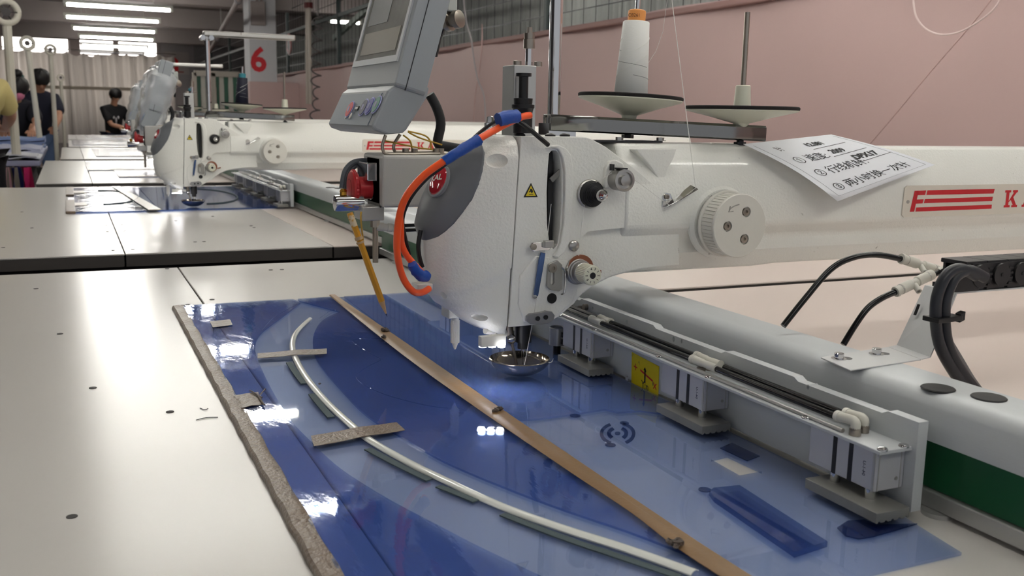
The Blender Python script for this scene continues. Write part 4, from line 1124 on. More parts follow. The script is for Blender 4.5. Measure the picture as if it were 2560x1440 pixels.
SLAB = {'K': [[(0, 0), (.46, 0), (.46, .13), (.34, .13), (.34, .87), (.46, .87), (.46, 1), (0, 1), (0, .87), (.11, .87), (.11, .13), (0, .13)],
              [(.34, .36), (.70, .87), (.62, .87), (.62, 1), (1.0, 1), (1.0, .87), (.92, .87), (.62, .52), (.34, .30)],
              [(.48, .56), (.66, .62), (.96, .13), (1.05, .13), (1.05, 0), (.60, 0), (.60, .13), (.70, .13), (.46, .50)]],
        'A': [[(0, 0), (.40, 0), (.40, .13), (.28, .13), (.56, .87), (.40, 1), (.66, 1), (.40, .87), (.11, .13), (0, .13)],
              [(.40, 1), (.66, 1), (.98, .13), (1.08, .13), (1.08, 0), (.62, 0), (.62, .13), (.74, .13), (.50, .80)], [(.28, .28), (.76, .28), (.76, .40), (.28, .40)]],
        'L': [[(0, 0), (.90, 0), (.90, .36), (.76, .36), (.72, .13), (.36, .13), (.36, .87), (.48, .87), (.48, 1), (0, 1), (0, .87), (.12, .87), (.12, .13), (0, .13)]]}
for i, ch_ in enumerate('KAL'):
    b = MB()
    for pl in SLAB[ch_]:
        b.prism([(kx+(u+1.42*i)*kh*1.05, kz+v*kh) for u, v in pl], 'y', YF-.0019, YF-.0017)
    b.build('letter', REDP, npl, smooth=0)
MB().lathe([(.0024, 0), (.0024, .0008), (0, .0010)], cr([(1407, 604)])[0]+V(0, .0003, 0), ax, 12).build('plate_rivet', STEEL, npl)
for pts in ([(600, 480), (640, 520), (660, 600), (620, 670)], [(740, 560), (770, 600), (790, 640)]):
    pass

# ---- needle bar, presser bowl and needle
XN = onz(1305, 905, .815).x
NY = .988
bc = V(ony(1299, 892, NY).x, NY, .8185)
sphr = .0375
prof = []
R_ = .0357; dp = .0195
for k in range(9):
    a = k/8
    prof.append((max(R_*sin(a*pi/2.15)/sin(pi/2.15), .0004), dp*(1-cos(a*pi/2.15))/(1-cos(pi/2.15))))
inner = [(max(r-.0016, .0003), h+.0012) for r, h in reversed(prof)]
MB().lathe(prof+[(R_-.0004, dp+.0006)]+inner, (bc.x, bc.y, .8066), (0, 0, 1), 40).build('presser_bowl', mat('bowl_nickel', (190, 180, 166), 0.14, 1.0), sm, smooth=50, label='shiny bowl-shaped presser foot')
MB().cyl((bc.x+.004, NY, .846), (bc.x+.004, NY, .875), .0095, n=18).cyl((bc.x+.004, NY, .838), (bc.x+.004, NY, .848), .0065, n=16).build('needle_clamp', DARKM, sm)
MB().cyl((bc.x+.004, NY, .828), (bc.x+.004, NY, .840), .0030, n=12).build('needle_screw', CHROME, sm)
MB().lathe([(.0009, 0), (.0009, .022), (.0011, .024)], (bc.x+.004, NY, .808), (0, 0, 1), 8).build('needle', CHROME, sm)
MB().tube([(bc.x-.014, NY, .855), (bc.x-.010, NY-.002, .842), (bc.x-.003, NY-.002, .812)], .0018, 8, 4).tube([(bc.x-.016, NY, .870), (bc.x-.014, NY, .855)], .0055, 12).build('presser_rod', NICKEL, sm)
MB().ball((bc.x-.0135, NY-.006, .8515), .0058, .0045, .0058, 14, 9).build('presser_screw', CHROME, sm)
MB().tube([(bc.x+.006, NY-.004, .831), (bc.x+.014, NY-.012, .8285), (bc.x+.024, NY-.022, .8245), (bc.x+.029, NY-.024, .8245), (bc.x+.031, NY-.025, .829)], .0007, 6, 4).build('thread_hook', CHROME, sm)
# marking pen, air nozzle and lamps under the head
NY2 = NY; NY = YC+.004
pc_ = ony(1138, 800, NY-.004)
MB().box(pc_.x-.012, pc_.x+.010, NY-.014, NY+.010, ony(1138, 790, NY).z, ony(1138, 764, NY).z).build('pen_holder', ALUM, sm, smooth=0, bevel=.001)
zt_, zm_, zb_ = ony(1138, 800, NY-.004).z, ony(1138, 856, NY-.004).z, ony(1138, 872, NY-.004).z
pts = []
for i in range(20):
    a = 2*pi*i/20; pts += [(pc_.x+.0052*cos(a), NY-.004+.0052*sin(a)), (pc_.x+.0046*cos(a+.16), NY-.004+.0046*sin(a+.16))]
MB().prism(pts, 'z', zm_, zt_).build('pen_grip', WHITEP, sm, smooth=20)
MB().cyl((pc_.x, NY-.004, zt_), (pc_.x, NY-.004, zt_+.012), .0042, n=14).lathe([(.0040, 0), (.0012, -(zm_-zb_)), (.0, -(zm_-zb_)-.001)], (pc_.x, NY-.004, zm_), (0, 0, 1), 14).build('pen_tip', WHITEP, sm)
NY = NY2
A, B = ony(1213, 826, NY-.012), ony(1262, 834, NY-.004)
MB().lathe([(.0040, 0), (.0040, .008), (.0032, .009), (.0032, .012), (.0046, .0125), (.0046, (B-A).length)], A, B-A, 16).build('air_nozzle', WHITEP, sm)
LED = mat('lit_led', (250, 250, 255), 0.3, emit=50)
LP = []
for px in (1204, 1227, 1250):
    p = onz(px, 1072, .8052); d = ray(px, 1072); d = V(d.x, d.y, -d.z); LP.append(p+d*((.852-.8052)/d.z))
for c in LP: MB().cyl((c.x, c.y, .852), (c.x, c.y, .8535), .0042, n=14).build('led', LED, sm)
lc = LP[1]
MB().box(lc.x-.0145, lc.x+.0145, lc.y-.0045, lc.y+.0045, .8535, ZN0+.008).build('led_bar', WHITEP, sm, smooth=0)

# ---- bracket and adjusters on top of the head
pz0 = FY(1340, 341).z
ty = YC-.012
bx0, bx1 = ony(1284, 250, ty-.012).x, ony(1340, 250, ty-.012).x
tz = ony(1310, 163, ty-.012).z
MB().box(bx0, bx1, ty-.012, ty+.020, ztop-.002, tz).build('top_bracket', ALUM, sm, smooth=0, bevel=.001)
for px in (1297, 1349):
    c = ony(px, 163, ty); MB().lathe([(.0048, 0), (.0048, .005), (.0040, .0055), (0, .0055)], (c.x-.001, ty+.002, tz), (0, 0, 1), 14).build('socket_bolt', NICKEL, sm)
c = ony(1322, 163, ty+.004)
MB().cyl((c.x, ty+.004, tz), (c.x, ty+.004, ony(1322, 118, ty+.004).z), .0042, n=14).build('guide_shaft', CHROME, sm)
z_a, z_b, z_c = ony(1322, 122, ty+.004).z, ony(1322, 83, ty+.004).z, ony(1322, 68, ty+.004).z
MB().lathe([(.0066, 0), (.0066, (z_b-z_a)*.6), (.0058, (z_b-z_a)*.62), (.0062, z_b-z_a), (.0030, z_b-z_a+.0002), (.0028, z_c-z_a)], (c.x, ty+.004, z_a), (0, 0, 1), 20).build('shaft_coupling', NICKEL, sm)
by_ = ty-.026
c = ony(1308, 250, by_)
def zz(py): return ony(1308, py, by_).z
MB().lathe([(.0105, 0), (.0105, zz(295)-zz(333)), (.0090, zz(294)-zz(333)), (.0115, zz(272)-zz(333)), (.0125, zz(270)-zz(333)), (.0125, zz(262)-zz(333)), (.0100, zz(261)-zz(333)), (.0105, zz(246)-zz(333)), (.0052, zz(245)-zz(333)), (.0052, zz(192)-zz(333)), (.0086, zz(191)-zz(333)), (.0086, zz(183)-zz(333)), (0, zz(183)-zz(333))], (c.x, by_, zz(333)), (0, 0, 1), 24).build('adjuster_screw', BLACK, sm, label='black adjuster screw column')
c = ony(1225, 318, YC+.02)
MB().lathe([(.0075, 0), (.0075, .012), (.0065, .0125), (.0065, .019), (.0045, .0195), (.0035, .026), (0, .027)], (c.x, YC+.02, ztop-.006), (0, 0, 1), 6).build('lock_nut', CHROME, sm)
for (px, py) in ((1375, 366), (1300, 336), (1412, 343)):
    c = ony(px, py, YC-.03); MB().lathe([(.006, 0), (.006, .002), (.003, .0035), (0, .0036)], (c.x, YC-.03, ztop-.0004), (0, 0, 1), 16).build('top_plug', BLACK, sm)

# ================================================================== THREAD STAND, CONES, THREADS
def depth(p): return (Vector(p)-CAM).dot(_f)
def px2m(n, p): return n*depth(p)/FPX
SY0, SY1 = 1.050, 0.985
ts = thing('thread_stand', 'chrome thread stand with two saucer plates behind the near machine head', 'thread stand', (ony(1384, 290, SY0).x, SY0, ztop))
pb = ony(1384, 300, SY0)
PT = 1.345
MB().cyl((pb.x, SY0, ztop), (pb.x, SY0, PT), .0077, n=24).build('pole', CHROME, ts)
MB().lathe([(.0098, 0), (.0098, .02)], (pb.x, SY0, ztop), (0, 0, 1), 20).box(pb.x-.014, pb.x+.022, SY0-.016, SY0+.012, ztop-.002, ztop+.014).build('pole_clamp', CHROME, ts, smooth=30)
# overhead arm
MB().box(pb.x-.012, pb.x+.275, SY0-.014, SY0+.014, PT-.012, PT+.006).build('overhead_arm', STEEL, ts, smooth=0, bevel=.005, seg=3)
for q in (-.010, .008): MB().cyl((pb.x+q*1.4, SY0-.02, PT-.016), (pb.x+q*1.4, SY0+.02, PT-.016), .008, n=12).build('arm_clamp', CHROME, ts)
MB().tube([(pb.x+.1, SY0-.03, PT-.004), (pb.x+.10, SY0-.032, PT+.004)], .001, 6).build('thread_eye', CHROME, ts)
# rail
R0, R1 = ony(1372, 306, SY0-.012), ony(1905, 334, SY1-.004)
d = (R1-R0).normalized(); sidev = V(d.y, -d.x, 0).normalized()
def rail_pt(x, s_, z): return R0+(R1-R0)*x+sidev*s_+V(0, 0, z)
hz = .0095
rows = [[rail_pt(x, s_, z) for x in (0, .25, .5, .75, 1)] for s_, z in ((.010, -hz), (.0115, -hz+.002), (.0115, hz-.003), (.009, hz), (-.026, hz), (-.028, hz-.003), (-.028, -hz))]
rl = MB().grid(rows).build('rail', mat('dull_rail_steel', (140, 140, 138), .2, 1.0), ts, smooth=30); sd = rl.modifiers.new('thickness', 'SOLIDIFY'); sd.thickness = .0014
CONES = []
def saucer(px, py_top, py_bot, half, tilt, Y):
    top = ony(px, py_top, Y); bot = ony(px, py_bot, Y)
    R_ = px2m(half, top); h = top.z-bot.z
    a = V(tilt, 0, 1).normalized()
    c = V(bot.x, Y, bot.z)
    so = MB().lathe([(.0088, 0), (.0092, h*.16), (.0100, h*.22), (R_*.55, h*.58), (R_*.97, h*.90), (R_, h*.95), (R_, h), (R_*.5, h*.97), (.012, h*.97)], c, a, 48).build('saucer', CREAM, ts, label='cream saucer plate')
    MB().lathe([(R_*1.0, h), (R_*1.012, h+.001), (R_*1.012, h+.0034), (R_*.99, h+.0044), (.01, h+.0044)], c, a, 56).build('felt_pad', FELT, so)
    MB().cyl(c-a*.018, c, .0045, n=8).cyl(c-a*.022, c-a*.018, .0075, n=6).build('saucer_bolt', DARKM, so)
    return c, a, h, R_
c, a, h, R1_ = saucer(1572, 247, 300, 130, .045, 1.040)
tip = c+a*(h+.119)
MB().cyl(c+a*h, tip, .0032, n=12).build('spindle', CHROME, ts)
CONE1 = (c, a, h)
c2, a2, h2, R2_ = saucer(1852, 275, 318, 139, 0, .985)
zt2 = ony(1863, 30, .985).z
MB().cyl(c2+a2*h2, V(c2.x, c2.y, zt2), .0034, n=12).build('spindle', NICKEL, ts)
zh = ony(1852, 213, .985).z
MB().lathe([(.0108, h2+.004), (.0104, h2+.008), (.0090, zh-c2.z-.001), (.0080, zh-c2.z)], c2, a2, 24).build('spindle_hub', CREAM, ts)

WOUND = mat('wound_white_thread', (234, 234, 230), 0.55, bump=(900, 0.25, 0.0006), stretch=(0.25, 0.25, 3.0))
TUBEC = mat('orange_cone_tube', (232, 156, 84), 0.5)
def cone(c, a, h, wound, tube, label, writing=None, scale=1.0):
    t = thing('thread_cone', label, 'thread cone', c+a*(h+.0045))
    b0 = c+a*(h+.0046)
    H = px2m(178, CONE1[0])*scale
    MB().lathe([(.0195, 0), (.0205, .001), (.0160, H-.001), (.0148, H), (.010, H)], b0, a, 40).build('wound_thread', wound, t, smooth=50)
    MB().lathe([(.0106, H-.002), (.0108, H+.010), (.0104, H+.0125), (.0088, H+.0135), (.0045, H+.0135), (.0045, H+.0100)], b0, a, 28).build('tube', tube, t)
    for k in range(7):
        ph = k*2.1; pts = []
        for q in range(15):
            s_ = q/14; hh = lerp(.004+.10*(k/9)*H/.1, min(H-.004, .004+.10*(k/9)*H/.1+.022*(1 if k % 2 else -1)+.012), s_)
            hh = max(.003, min(H-.004, hh)); rr = lerp(.0206, .0161, hh/H)
            th = ph+s_*3.1
            pts.append(b0+a*hh+V(rr*cos(th), rr*sin(th), 0))
        MB().tube(pts, .00035, 5).build('crossing_strand', THREAD if k % 2 else mat('grey_strand', (150, 152, 150), .6), t)
    return t, b0, H
cn, b0, H1 = cone(*CONE1, WOUND, TUBEC, 'white thread cone with orange tube on the near stand')
th0 = atan2(-(b0.y), -(b0.x))
def on_tube(u, v):
    th = -pi/2-.50+u/.0109
    return V(b0.x+.0109*cos(th), b0.y+.0109*sin(th), b0.z+H1+.006+v)
text_mesh('cone_writing', 'C8261', .0058, on_tube, mat('brown_ink', (92, 50, 24), .6), cn)
text_mesh('cone_writing', '16', .0036, lambda u, v: on_tube(u+.0118, v+.0015), MATS['brown_ink'], cn)

def thread(label, pts, r=.00032):
    o = MB().tube(pts, r, 6).build('sewing_thread', THREAD); return tag(o, label, 'thread', 'white sewing threads on the near machine')
gy = ony(1739, 470, YF-.013)
thread('white thread slanting down past the saucers to the chrome guide', [ony(1672, -60, .985), gy], .00042)
thread('faint white thread rising from the white cone', [ony(1617, 163, 1.03), ony(1640, 128, 1.025), ony(1657, 80, 1.02), ony(1668, 0, 1.0), ony(1672, -60, .985)], .00028)
thread('white thread from the chrome guide to the small chrome knob', [gy, ony(1678, 516, YF-.010), ony(1655, 500, YF-.010), ony(1584, 447, YF-.016)])
thread('short white thread between the chrome knob and the black spring cone', [ony(1530, 432, YF-.014), ony(1490, 456, YF-.010)])
thread('white thread hanging from the black spring cone to the tension dial', [ony(1461, 512, YF-.006), ony(1452, 580, YF-.006), ony(1447, 640, YF-.010)])
thread('white thread down the take-up slot to the needle', [ony(1378, 510, YF-.004), ony(1368, 600, YF-.006), ony(1350, 700, YF-.006), ony(1338, 770, YF-.006), (bc.x+.006, NY-.012, .850), (bc.x+.0042, NY-.0022, .812)])

# ================================================================== PAPER NOTE ON THE ARM
nt_ = thing('paper_note', 'white handwritten work note draped over the machine arm', 'note', ony(2080, 420, YF))
C0, C1_, C2_, C3_ = ony(1858, 360, YF+.012), ony(2078, 336, YF+.034), ony(2337, 412, YF-.006), ony(2094, 503, YF-.032)
def note(u, v, off=0.0):
    """u 0..1 along the writing, v 0..1 down the sheet"""
    p = lerp(lerp(C0, C1_, u), lerp(C3_, C2_, u), v)
    curl = V(0, -.006, .003)*sin(v*pi)*(.6+.5*(1-u))
    return p+curl+V(0, -.3, .95)*off
MB().slab([[note(i/12, j/12) for i in range(13)] for j in range(13)], (0, .00012, -.0002)).build('sheet', PAPER, nt_, smooth=60)
W_, H_ = (C2_-C3_).length, (C3_-C0).length
print('note size', W_, H_)
def line_text(s_, u0, v0, size, m=INK, bold=0.0, shear=0.0):
    text_mesh('writing', s_, size, lambda u, v: note(u0+(u+shear*v)/W_, v0-v/H_, .0006), m, nt_, align='LEFT', bold=bold, res=2)
line_text('① 速度:', .12, .39, .0188)
line_text('2009', .53, .36, .0150, bold=.0004, shear=.25)
line_text('② 行线机针:', .11, .62, .0185)
line_text('DPX17', .60, .53, .0165, bold=.0007, shear=.25)
line_text('③ 两小时换一次针', .09, .85, .0180)
line_text('12.081', .48, .17, .0140, bold=.0005, shear=.25)
line_text('针', .16, .17, .0130)
for (u0, u1, v0) in ((.46, .86, .26), (.48, .88, .44), (.52, .95, .62)):
    MB().tube([note(lerp(u0, u1, k/6), v0-.03*k/6, .0005) for k in range(7)], .00025, 4).build('ruled_line', INK, nt_)
brd = [note(.05+.9*k/10, .95, .0004) for k in range(11)]+[note(.95, .95-.9*k/10, .0004) for k in range(11)]
MB().tube(brd, .00012, 4).build('printed_border', mat('grey_print', (120, 122, 130), .6), nt_)
MB().tube([note(.05, .95-.9*k/10, .0004) for k in range(11)], .00012, 4).build('printed_border', MATS['grey_print'], nt_)

# ================================================================== ORANGE AIR HOSES WITH BLUE TAPE
oh = thing('orange_hose', 'orange air hoses bound with blue tape looping around the machine nose', 'air hose', ony(1060, 735, .99))
main = [(1326, 288, .972), (1300, 294, .968), (1250, 318, .957), (1190, 352, .945), (1111, 402, .943), (1061, 438, .948), (1019, 486, .955), (1001, 530, .962), (993, 585, .968), (994, 640, .975), (1008, 695, .985), (1032, 728, .990), (1055, 731, 1.0), (1072, 722, 1.01)]
main = [(x, y, Y*YC/1.04) for x, y, Y in main]
MB().tube([ony(x, y, Y) for x, y, Y in main], .0037, 14, 6).build('hose', ORANGE, oh)
sec = [(1250, 318, .957), (1190, 352, .945), (1111, 402, .943), (1061, 438, .948), (1019, 486, .955), (1002, 532, .962), (1000, 575, .968), (1002, 610, .975), (1016, 640, .98), (1040, 668, .985), (1062, 690, 1.0)]
sec = [(x, y, Y*YC/1.04) for x, y, Y in sec]
MB().tube([ony(x-1 if y < 560 else x+2, y, Y+.010) for x, y, Y in sec], .0036, 12, 6).build('hose', ORANGE, oh)
blk = [(1245, 298, .965), (1200, 330, .955), (1124, 402, .95), (1068, 446, .955), (1028, 496, .962), (1010, 545, .97), (1016, 590, .975), (1026, 630, .98), (1032, 662, .985)]
MB().tube([ony(x-3, y+3, Y*YC/1.04+.010) for x, y, Y in blk], .0019, 8, 5).build('cable', BLACK, oh)
MB().tube([ony(x, y, Y) for x, y, Y in ((1258, 296, .945), (1290, 300, .945), (1320, 320, .945), (1350, 345, .94), (1370, 362, .945))], .0026, 8, 4).build('cable', BLACK, oh)
MB().tube([ony(x, y, 1.0) for x, y in ((1052, 575), (1046, 610), (1048, 640), (1056, 668))], .0026, 8, 4).build('cable', BLACK, oh)
def wrap(pts, r0, r1):
    b = MB().tube([ony(*p) for p in pts], r0, 14, 4, (r0, r1))
    b.v = [tuple(Vector(v)+V(random.uniform(-1, 1), random.uniform(-1, 1), random.uniform(-1, 1))*.0005) for v in b.v]
    b.build('blue_tape_wrap', BLUETAPE, oh, smooth=50)
k = YC/1.04
wrap([(1198, 349, .944*k), (1170, 365, .943*k), (1140, 384, .942*k), (1110, 404, .943*k)], .0060, .0050)
wrap([(1246, 300, .955*k), (1268, 294, .957*k), (1292, 290, .962*k)], .0075, .0070)
wrap([(1030, 660, .985*k), (1040, 678, .988*k), (1055, 690, .995*k), (1066, 690, 1.0*k)], .0052, .0062)
MB().box(ony(1050, 712, 1.0).x-.006, ony(1066, 712, 1.0).x+.004, .99, 1.01, ony(1060, 722, 1.0).z, ony(1060, 706, 1.0).z).build('push_fitting', WHITEP, oh, smooth=0, bevel=.001)

# ================================================================== CONTROL PANEL
PYN, PYF = 1.115, 1.335
cp = thing('control_panel', 'grey tilted touch-screen control panel above the junction box', 'control panel', ony(1000, 340, 1.2))
def nz(pts): return [(ony(x, y, PYN).x, ony(x, y, PYN).z) for x, y in pts]
f0, f1 = ony(986, 215, PYN), ony(1058, -60, PYN)
lean = V(f1.x-f0.x, 0, f1.z-f0.z).normalized(); fn_ = V(-lean.z, 0, lean.x)
upper = [(f0.x, f0.z), tuple((f0+lean*.165).xz), tuple((f0+lean*.165-fn_*.040).xz), tuple((f0-fn_*.040).xz)]
MB().prism(upper, 'y', PYN, PYF).build('housing', PANEL, cp, smooth=0, bevel=.004, seg=3)
lower = nz([(972, 226), (931, 316), (940, 327), (967, 337), (1011, 333), (1020, 325), (1071, 244), (1078, 219), (1062, 208), (1000, 205)])
MB().prism(lower, 'y', PYN+.004, PYF-.004).build('button_housing', PANEL, cp, smooth=0, bevel=.0035, seg=3)
MB().prism([tuple((f0+lean*v_-fn_*w_).xz) for v_, w_ in ((-.001, .0135), (.166, .0135), (.166, .0145), (-.001, .0145))], 'y', PYN-.0006, PYN+.002).build('housing_seam', DARKM, cp, smooth=0)
def face(u, v, off=.0): return V(0, lerp(PYN, PYF, u), 0)+V(f0.x, 0, f0.z)+lean*v+fn_*off
def face_slab(u0, u1, v0, v1, off, th, name, m, par):
    return MB().slab([[face(u0, v0, off), face(u1, v0, off)], [face(u0, v1, off), face(u1, v1, off)]], -fn_*th).build(name, m, par, smooth=0)
bz = MB()
for (u0, u1, v0, v1) in ((.05, .95, .030, .038), (.05, .95, .148, .157), (.05, .09, .038, .148), (.91, .95, .038, .148)):
    bz.slab([[face(u0, v0, .0022), face(u1, v0, .0022)], [face(u0, v1, .0022), face(u1, v1, .0022)]], -fn_*.0024)
bz.build('screen_bezel', mat('bezel_light_grey', (190, 194, 198), .35), cp, smooth=0)
SCR = mat('screen_reflection_grey', (122, 122, 116), 0.22, var=.25, var_scale=55, coat=.4)  # grey reflection on the screen is put into its base colour
scn = face_slab(.09, .91, .038, .148, .0006, .0008, 'screen', SCR, cp)
for (u0, u1, v0, v1, m) in ((.15, .85, .045, .075, mat('screen_brown', (120, 112, 96), .3)), (.45, .85, .085, .135, mat('screen_dark', (92, 94, 96), .3))):
    face_slab(u0, u1, v0, v1, .0010, .0003, 'screen_field', m, scn)
e0, e1_ = V(lower[0][0], 0, lower[0][1]), V(lower[1][0], 0, lower[1][1])
ld = (e1_-e0).normalized(); ln_ = V(ld.z, 0, -ld.x)
if ln_.x > 0: ln_ = -ln_
def low(px, py, off=.0012):
    dd = ray(px, py); p0 = e0; t = (p0-CAM).dot(ln_)/dd.dot(ln_); return CAM+dd*t+ln_*off
MB().slab([[V(0, y, 0)+e0+ld*s_+ln_*.0009 for y in (PYN+.020, PYF-.012)] for s_ in (.003, .046)], -ln_*.0009).build('button_film', PANELD, cp, smooth=0)
def oval(c, ry, rz, name, m, off=.0):
    n = 24
    b = MB()
    for k, h in enumerate((0, .0009)):
        b.v += [tuple(c+V(0, ry*cos(2*pi*i/n), 0)+ld*rz*sin(2*pi*i/n)+ln_*(h+off)) for i in range(n)]
    for i in range(n): b.f.append((i, (i+1) % n, n+(i+1) % n, n+i))
    b.f.append(tuple(range(n))); b.f.append(tuple(range(n, 2*n)))
    return b.build(name, m, cp)
for px, py, col in ((877, 275, (200, 40, 40)), (912, 270, (36, 38, 70)), (927, 267, (52, 54, 150)), (944, 263, (40, 120, 100))):
    c = low(px, py)
    oval(c, .0130, .0118, 'button_rim', mat('button_rim_blue', (170, 172, 224), .4))
    o = oval(c+ln_*.0005, .0113, .0103, 'button', mat('button_%d_%d' % (px, py), col, .35))
    MB().add([c+V(0, .003, 0)-ld*.0035+ln_*.0022, c+V(0, -.003, 0)-ld*.0035+ln_*.0022, c+V(0, -.003, 0)+ld*.0035+ln_*.0022, c+V(0, .003, 0)+ld*.0035+ln_*.0022], [(0, 1, 2, 3)]).build('button_mark', mat('button_mark', (150, 150, 190), .5), o, smooth=0)
for px, py in ((869, 291), (879, 291)): oval(low(px, py), .0035, .0042, 'white_dot', WHITEP)
c = low(895, 272)
ub = MB().obox(c, V(0, .0065, 0), ld*.0030, ln_*.0008).build('usb_port', BLACK, cp, smooth=0)
MB().obox(c, V(0, .0055, 0), ld*.0012, ln_*.0011).build('port_tongue', WHITEP, ub, smooth=0)
text_mesh('port_label', 'USB', .005, lambda u, v: c+ld*(.0075-v)+V(0, -u, 0)+ln_*.0012, INK, cp)
# hinge behind and screws
hg = ony(1118, 55, PYN+.06)
MB().lathe([(.012, 0), (.012, .006), (.008, .007), (.008, .012), (.011, .013), (.011, .020), (.007, .021), (.0, .021)], hg, V(.5, -.8, .15), 20).build('hinge_knob', NICKEL, cp)
MB().tube([ony(1108, 70, PYN+.09), ony(1098, 95, PYN+.1), ony(1088, 140, PYN+.11)], .0032, 8).build('hinge_arm', DARKM, cp)
MB().box(hg.x-.004, hg.x+.01, PYN+.05, PYN+.12, hg.z+.012, hg.z+.04).build('hinge_plate', mat('pale_hinge', (186, 190, 186), .5), cp, smooth=0, bevel=.002)

# ================================================================== JUNCTION BOX WITH EMERGENCY STOP
JY = 1.115
jx0, jx1 = ony(957, 450, JY).x, ony(1150, 450, JY).x
jz0, jz1 = ony(1000, 519, JY).z, ony(1000, 388, JY).z
jb = thing('junction_box', 'pale grey junction box with red emergency stop behind the machine nose', 'switch box', (jx0, JY, jz0))
MB().box(jx0, jx1, JY, JY+.085, jz0, jz1).build('box', BOXGREY, jb, smooth=0, bevel=.004, seg=3)
EY = JY+.040
ez = ony(890, 470, EY).z
xe0, xe1, xe2 = ony(872, 470, EY).x, ony(902, 470, EY).x, ony(926, 470, EY).x
MB().box(ony(938, 450, EY).x, jx0, EY-.027, EY+.027, ez-.022, jz1-.004).build('mount_plate', BLACK, jb, smooth=0, bevel=.001)
MB().box(ony(905, 430, EY).x, ony(932, 430, EY).x, EY-.022, EY+.022, ony(920, 450, EY).z, ony(920, 405, EY).z).build('metal_shield', CHROME, jb, smooth=0, bevel=.0015)
es = MB().lathe([(.0, 0), (.013, .0006), (.0195, .0022), (.0215, .0045), (.0218, .007), (.0195, .0095), (.014, .0105), (.0135, xe2-xe0)], (xe0, EY, ez), (1, 0, 0), 40).build('emergency_stop', RED, jb, label='red mushroom emergency stop')
pts = [(EY+.0225*cos(a_) if i_ % 2 else EY+.0218*cos(a_), ez+.0225*sin(a_) if i_ % 2 else ez+.0218*sin(a_)) for i_, a_ in ((i, 2*pi*i/64) for i in range(64))]
MB().prism(pts, 'x', xe0+.0042, xe0+.0072).build('grip_ring', RED, es, smooth=0)
MB().tube([(xe0+.0006, EY+.011*cos(t_), ez+.011*sin(t_)) for t_ in (radians(70+10*i) for i in range(18))], .0005, 5).build('turn_mark', mat('dark_red', (120, 20, 26), .5), es)
MB().lathe([(.0105, 0), (.0105, jx0-xe2)], (xe2, EY, ez-.004), (1, 0, 0), 24).build('chrome_collar', CHROME, jb)
rz_ = ony(865, 507, EY-.01).z
rx0, rx1 = ony(834, 507, EY-.01).x, ony(905, 507, EY-.01).x
MB().lathe([(.004, 0), (.0092, .0008), (.0098, .003), (.0098, rx1-rx0)], (rx0, EY-.012, rz_), (1, 0, 0), 32).build('air_regulator', CHROME, jb, label='chrome air regulator barrel')
MB().box(rx1-.004, jx0+.006, EY-.026, EY+.012, ony(930, 546, EY).z, ony(930, 512, EY).z).build('regulator_block', ALUM, jb, smooth=0, bevel=.001)
MB().lathe([(.0042, 0), (.0042, .004), (.0050, .0045), (.0030, .0075), (0, .008)], (lerp(rx0, rx1, .33), EY-.012, rz_+.0095), (0, 0, 1), 8).build('brass_screw', BRASS, jb)
c = ony(938, 555, EY-.01)
MB().cyl(c+V(0, 0, .006), c-V(0, 0, .006), .0062, n=8).cyl(c-V(0, 0, .004), c-V(0, 0, .050), .0036, n=12).build('tee_stem', NICKEL, jb)
A, B = ony(940, 566, EY-.01), ony(985, 570, EY-.01)
MB().lathe([(.0055, 0), (.0055, .009), (.0045, .0095), (.0045, .014), (.0052, .0145), (.0052, .020), (.0044, .0205), (.0044, (B-A).length)], A, B-A, 14).build('air_fitting', FIT, jb)
for dz in (-.0035, .0025): MB().cyl(B+V(0, 0, dz), B+V(.05, .004, dz), .0021, n=8).build('air_tube', BLACK, jb)
for i, pts in enumerate(([(964, 338), (956, 362), (958, 376), (968, 384), (1030, 385), (1100, 384)], [(1000, 336), (985, 362), (986, 376), (996, 382), (1050, 382), (1105, 380)])):
    MB().tube([ony(x, y, JY+.010+.03*i) for x, y in smooth_line(pts)], .0020, 10).build('support_rod', NICKEL, jb)
for px, py in ((1014, 375), (1036, 377), (1102, 371), (1090, 378)):
    c = ony(px, py, JY+.03)
    MB().lathe([(.0075, 0), (.0075, .0012), (.0042, .0014), (.0042, .007), (.0, .0072)], (c.x, c.y, jz1), (0, 0, 1), 18).build('box_bolt', NICKEL, jb)
for i, pts in enumerate(([(962, 352), (1000, 360), (1050, 370), (1100, 376)], [(1020, 328), (1060, 338), (1075, 352), (1078, 375)], [(1008, 338), (1025, 352), (1030, 372)], [(1020, 330), (1050, 345), (1105, 362)])):
    MB().tube([ony(x, y, JY+.03) for x, y in smooth_line(pts)], .0011, 6).build('wire', mat('yellow_wire', (176, 140, 44), .45), jb)
MB().tube([ony(x, y, JY+.05) for x, y in smooth_line([(1074, 236), (1092, 270), (1102, 310), (1094, 358), (1115, 366), (1150, 372)])], .0062, 12).build('panel_cable', RUBBER, jb)
MB().tube([ony(x, y, JY+.07) for x, y in smooth_line([(855, 470), (862, 430), (880, 408), (905, 402), (930, 404)])], .0035, 10).tube([ony(x, y, JY+.075) for x, y in smooth_line([(866, 475), (872, 440), (890, 414), (930, 406)])], .0030, 10).build('rear_cable', mat('grey_cable', (88, 94, 100), .45), jb)

